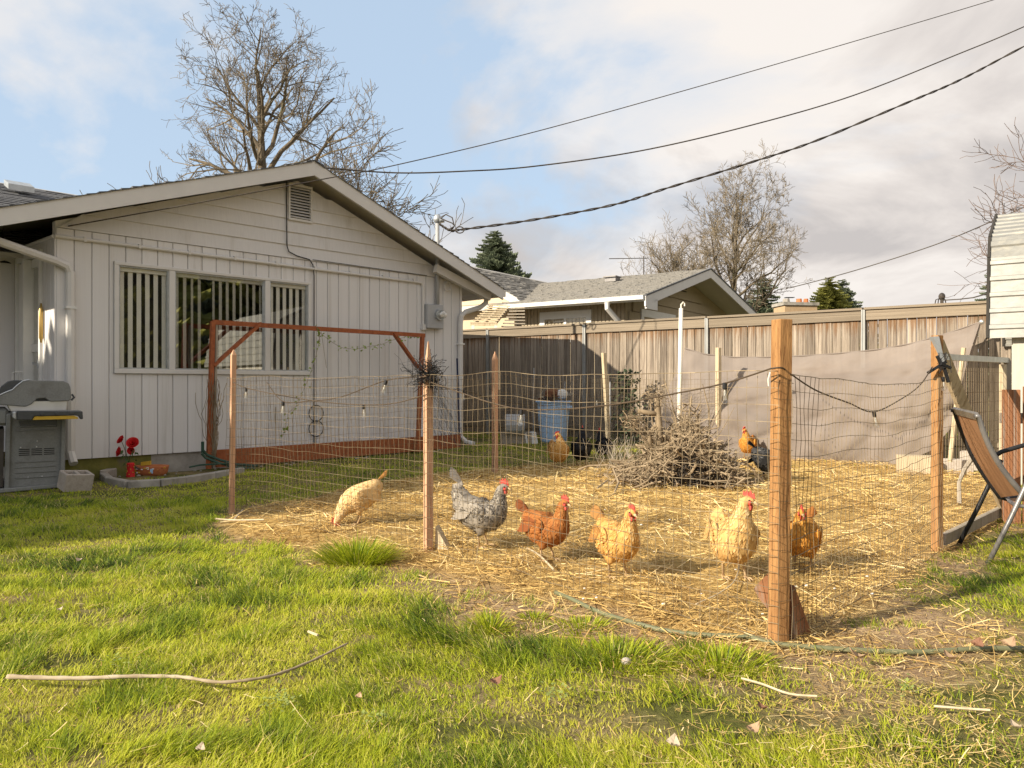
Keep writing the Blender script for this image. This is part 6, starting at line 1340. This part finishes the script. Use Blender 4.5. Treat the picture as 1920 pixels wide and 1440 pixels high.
# ================================================================== FLOWER BED BY THE WALL
r = random.Random(2)
def ring_edge(pts, w, h): 
    m = MB(); 
    for a, b in zip(pts[:-1], pts[1:]): m.beam(a + Vector((0, 0, h / 2 - .03)), b + Vector((0, 0, h / 2 - .03)), w, h + .06)
    return m
ed = [GG(194, 898), GG(205, 908), GG(240, 915), GG(300, 912), GG(345, 905), GG(400, 897), GG(455, 889)]
EDG = thing('bed_edging', 'low concrete edging strip curving round the flower bed by the wall', 'edging', tuple(ed[0]))
for a, b in zip(ed[:-1], ed[1:]): MB().beam(a + Vector((0, 0, .02)), b + Vector((0, 0, .02)), .09, .12).build('edging_stone', CONC, EDG, bev=.01)
MB().beam(ed[0] + Vector((0, 0, .03)), ed[0] + Vector((-.03, .35, .03)), .10, .16).build('edging_stone', CINDER, EDG, bev=.01)
fbp = GG(285, 893); PL = thing('terracotta_planter', 'terracotta planter bowl with painted patches lying in the flower bed', 'planter', tuple(fbp))
m = MB(); m.rings([[fbp + Vector((math.cos(6.283 * j / 20) * q, math.sin(6.283 * j / 20) * q * .55, z)) for j in range(20)] for q, z in ((.16, -.02), (.20, .03), (.215, .10), (.22, .12), (.20, .12), (.18, .07))], cap=True); m.build('bowl', TERRA, PL, smooth=True)
m = MB(); m.rings([[fbp + Vector((math.cos(6.283 * j / 20) * q, math.sin(6.283 * j / 20) * q * .55, z)) for j in range(20)] for q, z in ((.19, .075), (.1, .10))]); m.build('moss', MOSS, PL)
for i in range(22):
    a = r.uniform(3.5, 5.9); q = .212; p = fbp + Vector((math.cos(a) * q, math.sin(a) * q * .55 - .004, r.uniform(.02, .10))); MB().obox(p, (.012, 0, 0), (0, .004, 0), (0, 0, .008)).build('painted_patch', r.choice((YELLOW, TERRA, PALE)), PL)
p = fbp + Vector((.05, -.118, .055)); MB().obox(p, (.016, 0, 0), (0, .004, 0), (0, 0, .028)).build('blue_sticker', BLUE, PL)
p = fbp + Vector((-.10, .05, .14)); MB().obox(p, (.06, 0, .008), (0, .02, 0), (0, 0, .025)).build('yellow_ornament', YELLOW, PL)
q = GG(245, 896); m = MB(); BT = thing('red_lantern', 'small red and orange perforated ornament standing under the red roses', 'ornament', tuple(q))
m.lathe(q + Vector((0, 0, 0)), [(.055, 0), (.05, .04), (.043, .10), (.046, .17), (.038, .18)], 10); m.build('shell', REDP, BT)
for i in range(18): a = i * 2.4; MB().ball(q + Vector((math.cos(a) * .05, math.sin(a) * .05, .02 + .15 * i / 18)), .007).build('bead', YELLOW if i % 3 else TERRA, BT)
RS = thing('red_roses', 'bunch of red artificial roses on a stem in the flower bed', 'roses', tuple(q)); bz = q.y + .03
m = MB(); hub = P(242, 868, bz)
m.tube([q + Vector((-.015, .04, 0)), P(241, 885, bz), hub], .007, 5); m.build('main_stem', BLACK, RS)
fl_ = [(227, 825, .055, (-.5, -.6, .5)), (249, 831, .07, (.2, -.8, .5)), (224, 847, .06, (-.7, -.6, .2)), (246, 845, .045, (.1, -1, 0))]
for x, y, s_, d in fl_:
    c = P(x, y, bz); d = Vector(d).normalized(); m = MB(); m.tube([hub, hub.lerp(c, .6) + Vector((0, 0, .02)), c], .004, 4); m.build('stem', LEAFG, RS)
    e1 = d.orthogonal().normalized(); e2 = d.cross(e1); m = MB()
    for ring_, n_, q_ in ((0, 6, 1.0), (1, 5, .75), (2, 4, .45)):
        for k in range(n_):
            g = 6.283 * k / n_ + ring_ * .6; u = e1 * math.cos(g) + e2 * math.sin(g); v = d.cross(u); b0 = c - d * s_ * .4; w_ = s_ * .62 * q_ + s_ * .15; out = .55 + .45 * q_
            pts = [b0, b0 + u * s_ * .55 * q_ + v * w_ + d * s_ * .45, b0 + u * s_ * out * q_ + v * w_ * .6 + d * s_ * (.75 + .12 * ring_), b0 + u * s_ * (out + .12) * q_ + d * s_ * (.70 + .15 * ring_), b0 + u * s_ * out * q_ - v * w_ * .6 + d * s_ * (.75 + .12 * ring_), b0 + u * s_ * .55 * q_ - v * w_ + d * s_ * .45]
            i0 = len(m.v); m.v += [tuple(p) for p in pts]; m.f += [(i0, i0 + 1, i0 + 2), (i0, i0 + 2, i0 + 3), (i0, i0 + 3, i0 + 4), (i0, i0 + 4, i0 + 5)]
    m.build('rose', REDP, RS)
for i in range(14):
    c = P(r.uniform(230, 256), r.uniform(838, 872), bz + r.uniform(-.04, .04)); a = Vector((r.gauss(0, 1), r.gauss(0, .6), r.gauss(-.1, .6))).normalized(); b = a.orthogonal().normalized(); s_ = r.uniform(.03, .05); m = MB()
    m.f += [(0, 1, 2), (0, 2, 3)]; m.v += [tuple(c), tuple(c + (a + b * .6) * s_ * .6), tuple(c + a * s_ * 1.3 + Vector((0, 0, -.01))), tuple(c + (a - b * .6) * s_ * .6)]; m.build('leaf', LEAFG, RS)
m = MB(); m.tube([hub, P(253, 875, bz), P(262, 880, bz)], .01, 5); m.build('dark_tube', DCABLE, RS)
# scattered rubble by the foundation
m = MB()
for i in range(60):
    p = W(r.uniform(.7, 6.2), r.uniform(.02, .5), 0); p.z = gzf(p.x, p.y) + .005; s_ = r.uniform(.01, .03); m.ball(p, s_, s_ * .8, s_ * .6, 6, 4)
m.build('rubble', CONC, None, kind='stuff')['label'] = 'small stones and crumbs of concrete along the foundation'

# ================================================================== HOSE, STICKS, LEAVES
def gpath(pts, dz): return [GG(x, y, dz) for x, y in pts]
def smooth(v, k=6):
    out = []
    for i in range(len(v) - 1):
        p0, p1, p2, p3 = v[max(i - 1, 0)], v[i], v[i + 1], v[min(i + 2, len(v) - 1)]
        for j in range(k):
            q = j / k; out.append(.5 * ((2 * p1) + (p2 - p0) * q + (2 * p0 - 5 * p1 + 4 * p2 - p3) * q * q + (3 * p1 - p0 - 3 * p2 + p3) * q ** 3))
    return out + [v[-1]]
m = MB(); m.tube(smooth(gpath([(1041, 1119), (1075, 1134), (1120, 1153), (1180, 1174), (1250, 1191), (1330, 1202), (1400, 1208), (1440, 1215), (1500, 1223), (1600, 1230), (1720, 1233), (1830, 1230), (1930, 1229), (2050, 1222)], .018)), .0118, 10)
tag(m.build('garden_hose', HOSE, smooth=True), 'green garden hose curving past the foot of the corner post to the right', 'hose')
m = MB(); pv = smooth(gpath([(14, 1297), (90, 1299), (160, 1297), (240, 1294), (310, 1293), (350, 1294), (410, 1300), (470, 1296), (520, 1283), (580, 1262), (620, 1243), (652, 1227)], .058)); n_ = len(pv)
m.tube(pv, [.0095 * (1 - .55 * i / n_) + .0012 * math.sin(i * 1.7) for i in range(n_)], 7); tag(m.build('fallen_branch', STICK, smooth=True), 'long thin fallen branch lying across the lawn in the foreground', 'branch')
for pts, lb, rd in ((((1390, 1293), (1430, 1302), (1480, 1316), (1532, 1322)), 'curved pale dry stalk on the grass below the hose', .005), (((1752, 1345), (1800, 1349), (1856, 1354)), 'straight pale straw stem on the grass at lower right', .005), (((988, 1045), (1010, 1065), (1038, 1092)), 'split pale stick in the straw in front of the brown hen', .006), (((405, 984), (440, 987), (495, 988)), 'pale flattened stick at the straw edge by the left stake', .009), (((440, 985), (455, 966)), 'short pale stick leaning by the left stake', .009), ((((578), 1192), (596, 1202)), 'short broken twig on the lawn near the fallen branch', .006), (((1305, 1160), (1350, 1140), (1380, 1115), (1390, 1065)), 'thin curved twig in the straw below the pale upright hen', .004)):
    m = MB(); m.tube(smooth(gpath(pts, .035), 4), rd, 5); tag(m.build('dry_stick', PALEW), lb, 'stick')
def dleaf(px, py, s_, lb, mat, rz):
    p = GG(px, py, .05); m = MB(); a = Vector((math.cos(rz), math.sin(rz), .15)); b = Vector((-math.sin(rz), math.cos(rz), .1)); cv = []
    for k in range(6):
        q = k / 5; w_ = math.sin(math.pi * min(q * .95 + .04, 1)) * .45; cc = p + a * s_ * (q - .5) + Vector((0, 0, .35 * s_ * (q - .5) ** 2 * 4))
        cv.append((cc - b * s_ * w_ + Vector((0, 0, .12 * s_)), cc, cc + b * s_ * w_ + Vector((0, 0, .16 * s_))))
    for q in cv: m.v += [tuple(t_) for t_ in q]
    for k in range(5):
        for j in range(2): i0 = k * 3 + j; m.f.append((i0, i0 + 1, i0 + 4, i0 + 3))
    tag(m.build('dead_leaf', mat), lb, 'leaf')
DL = pm('dead_leaf_tan', (.26, .17, .10), (.42, .29, .18), scale=30, rough=.9); DLP = pm('dead_leaf_pale', (.36, .29, .21), (.48, .40, .30), scale=30, rough=.9); DLR = pm('dead_leaf_brown', (.16, .08, .05), (.27, .14, .085), scale=30, rough=.9)
dleaf(1262, 1423, .05, 'pale curled dead leaf at the bottom edge below the corner post', DLP, 1.1); dleaf(1412, 1398, .05, 'tan dead leaf on the grass near the bottom edge', DL, .3); dleaf(1430, 1358, .04, 'small brown dead leaf on the grass below the hose', DLR, 2.2)
dleaf(1832, 1240, .06, 'reddish dead leaf resting on the hose at the right', DLR, .6); dleaf(1782, 1262, .06, 'brown dead leaf below the hose at the right', DL, 2.0); dleaf(1890, 1236, .07, 'folded brown leaf on the hose at the right edge', DL, .2); dleaf(1905, 1395, .04, 'pale dead leaf at the lower right corner', DLP, 1.9)
dleaf(150, 1069, .05, 'pale leaf on the bright lawn at upper left', DLP, .1); dleaf(375, 1423, .035, 'white feather like scrap at the bottom edge of the lawn', DLP, 1.5); dleaf(672, 1332, .03, 'tiny tan leaf on the lawn below the fallen branch', DL, 1.2); dleaf(112, 1163, .03, 'small pale leaf scrap on the left lawn', DLP, .8); dleaf(930, 1305, .05, 'dark brown leaf in the lawn at lower middle', DLR, .4); dleaf(1610, 1260, .07, 'large broad tan leaf under the hose', DL, 2.6)
q = GG(1174, 1252, .01); m = MB(); m.ball(q + Vector((0, 0, .012)), .022, .017, .017, 10, 6); tag(m.build('pebble', CINDER, smooth=True), 'smooth tan stone on the bare soil below the hose', 'stone')
m = MB()
for i in range(26):
    p = GG(1100 + r.uniform(-60, 640), r.uniform(930, 1180)); p.z += .03; s_ = r.uniform(.006, .012); m.ball(p, s_, s_ * .6, s_ * .5, 6, 4)
m.build('feather_scraps', PALE, None, kind='stuff')['label'] = 'tiny white feather scraps in the straw'
m = MB()
for i in range(240):                         # rosettes of grey green weeds in the lawn
    cx, cy = r.choice(((505, 1330), (530, 1340), (230, 1268), (700, 1380), (1700, 1320), (1040, 1335))); p = GG(cx + r.gauss(0, 14), cy + r.gauss(0, 8)); p.z += .05 + r.uniform(0, .02); a = Vector((r.gauss(0, 1), r.gauss(0, 1), .35)).normalized(); b = Vector((-a.y, a.x, 0)).normalized(); s_ = r.uniform(.006, .010)
    i0 = len(m.v); m.v += [tuple(p), tuple(p + (a + b * .7) * s_), tuple(p + a * s_ * 2), tuple(p + (a - b * .7) * s_)]; m.f.append((i0, i0 + 1, i0 + 2, i0 + 3))
m.build('lawn_weeds', pm('grey_green_weed', (.15, .19, .05), (.27, .31, .10), scale=30, rough=1, spec=0), None, kind='stuff')['label'] = 'grey green weed rosettes in the foreground lawn'
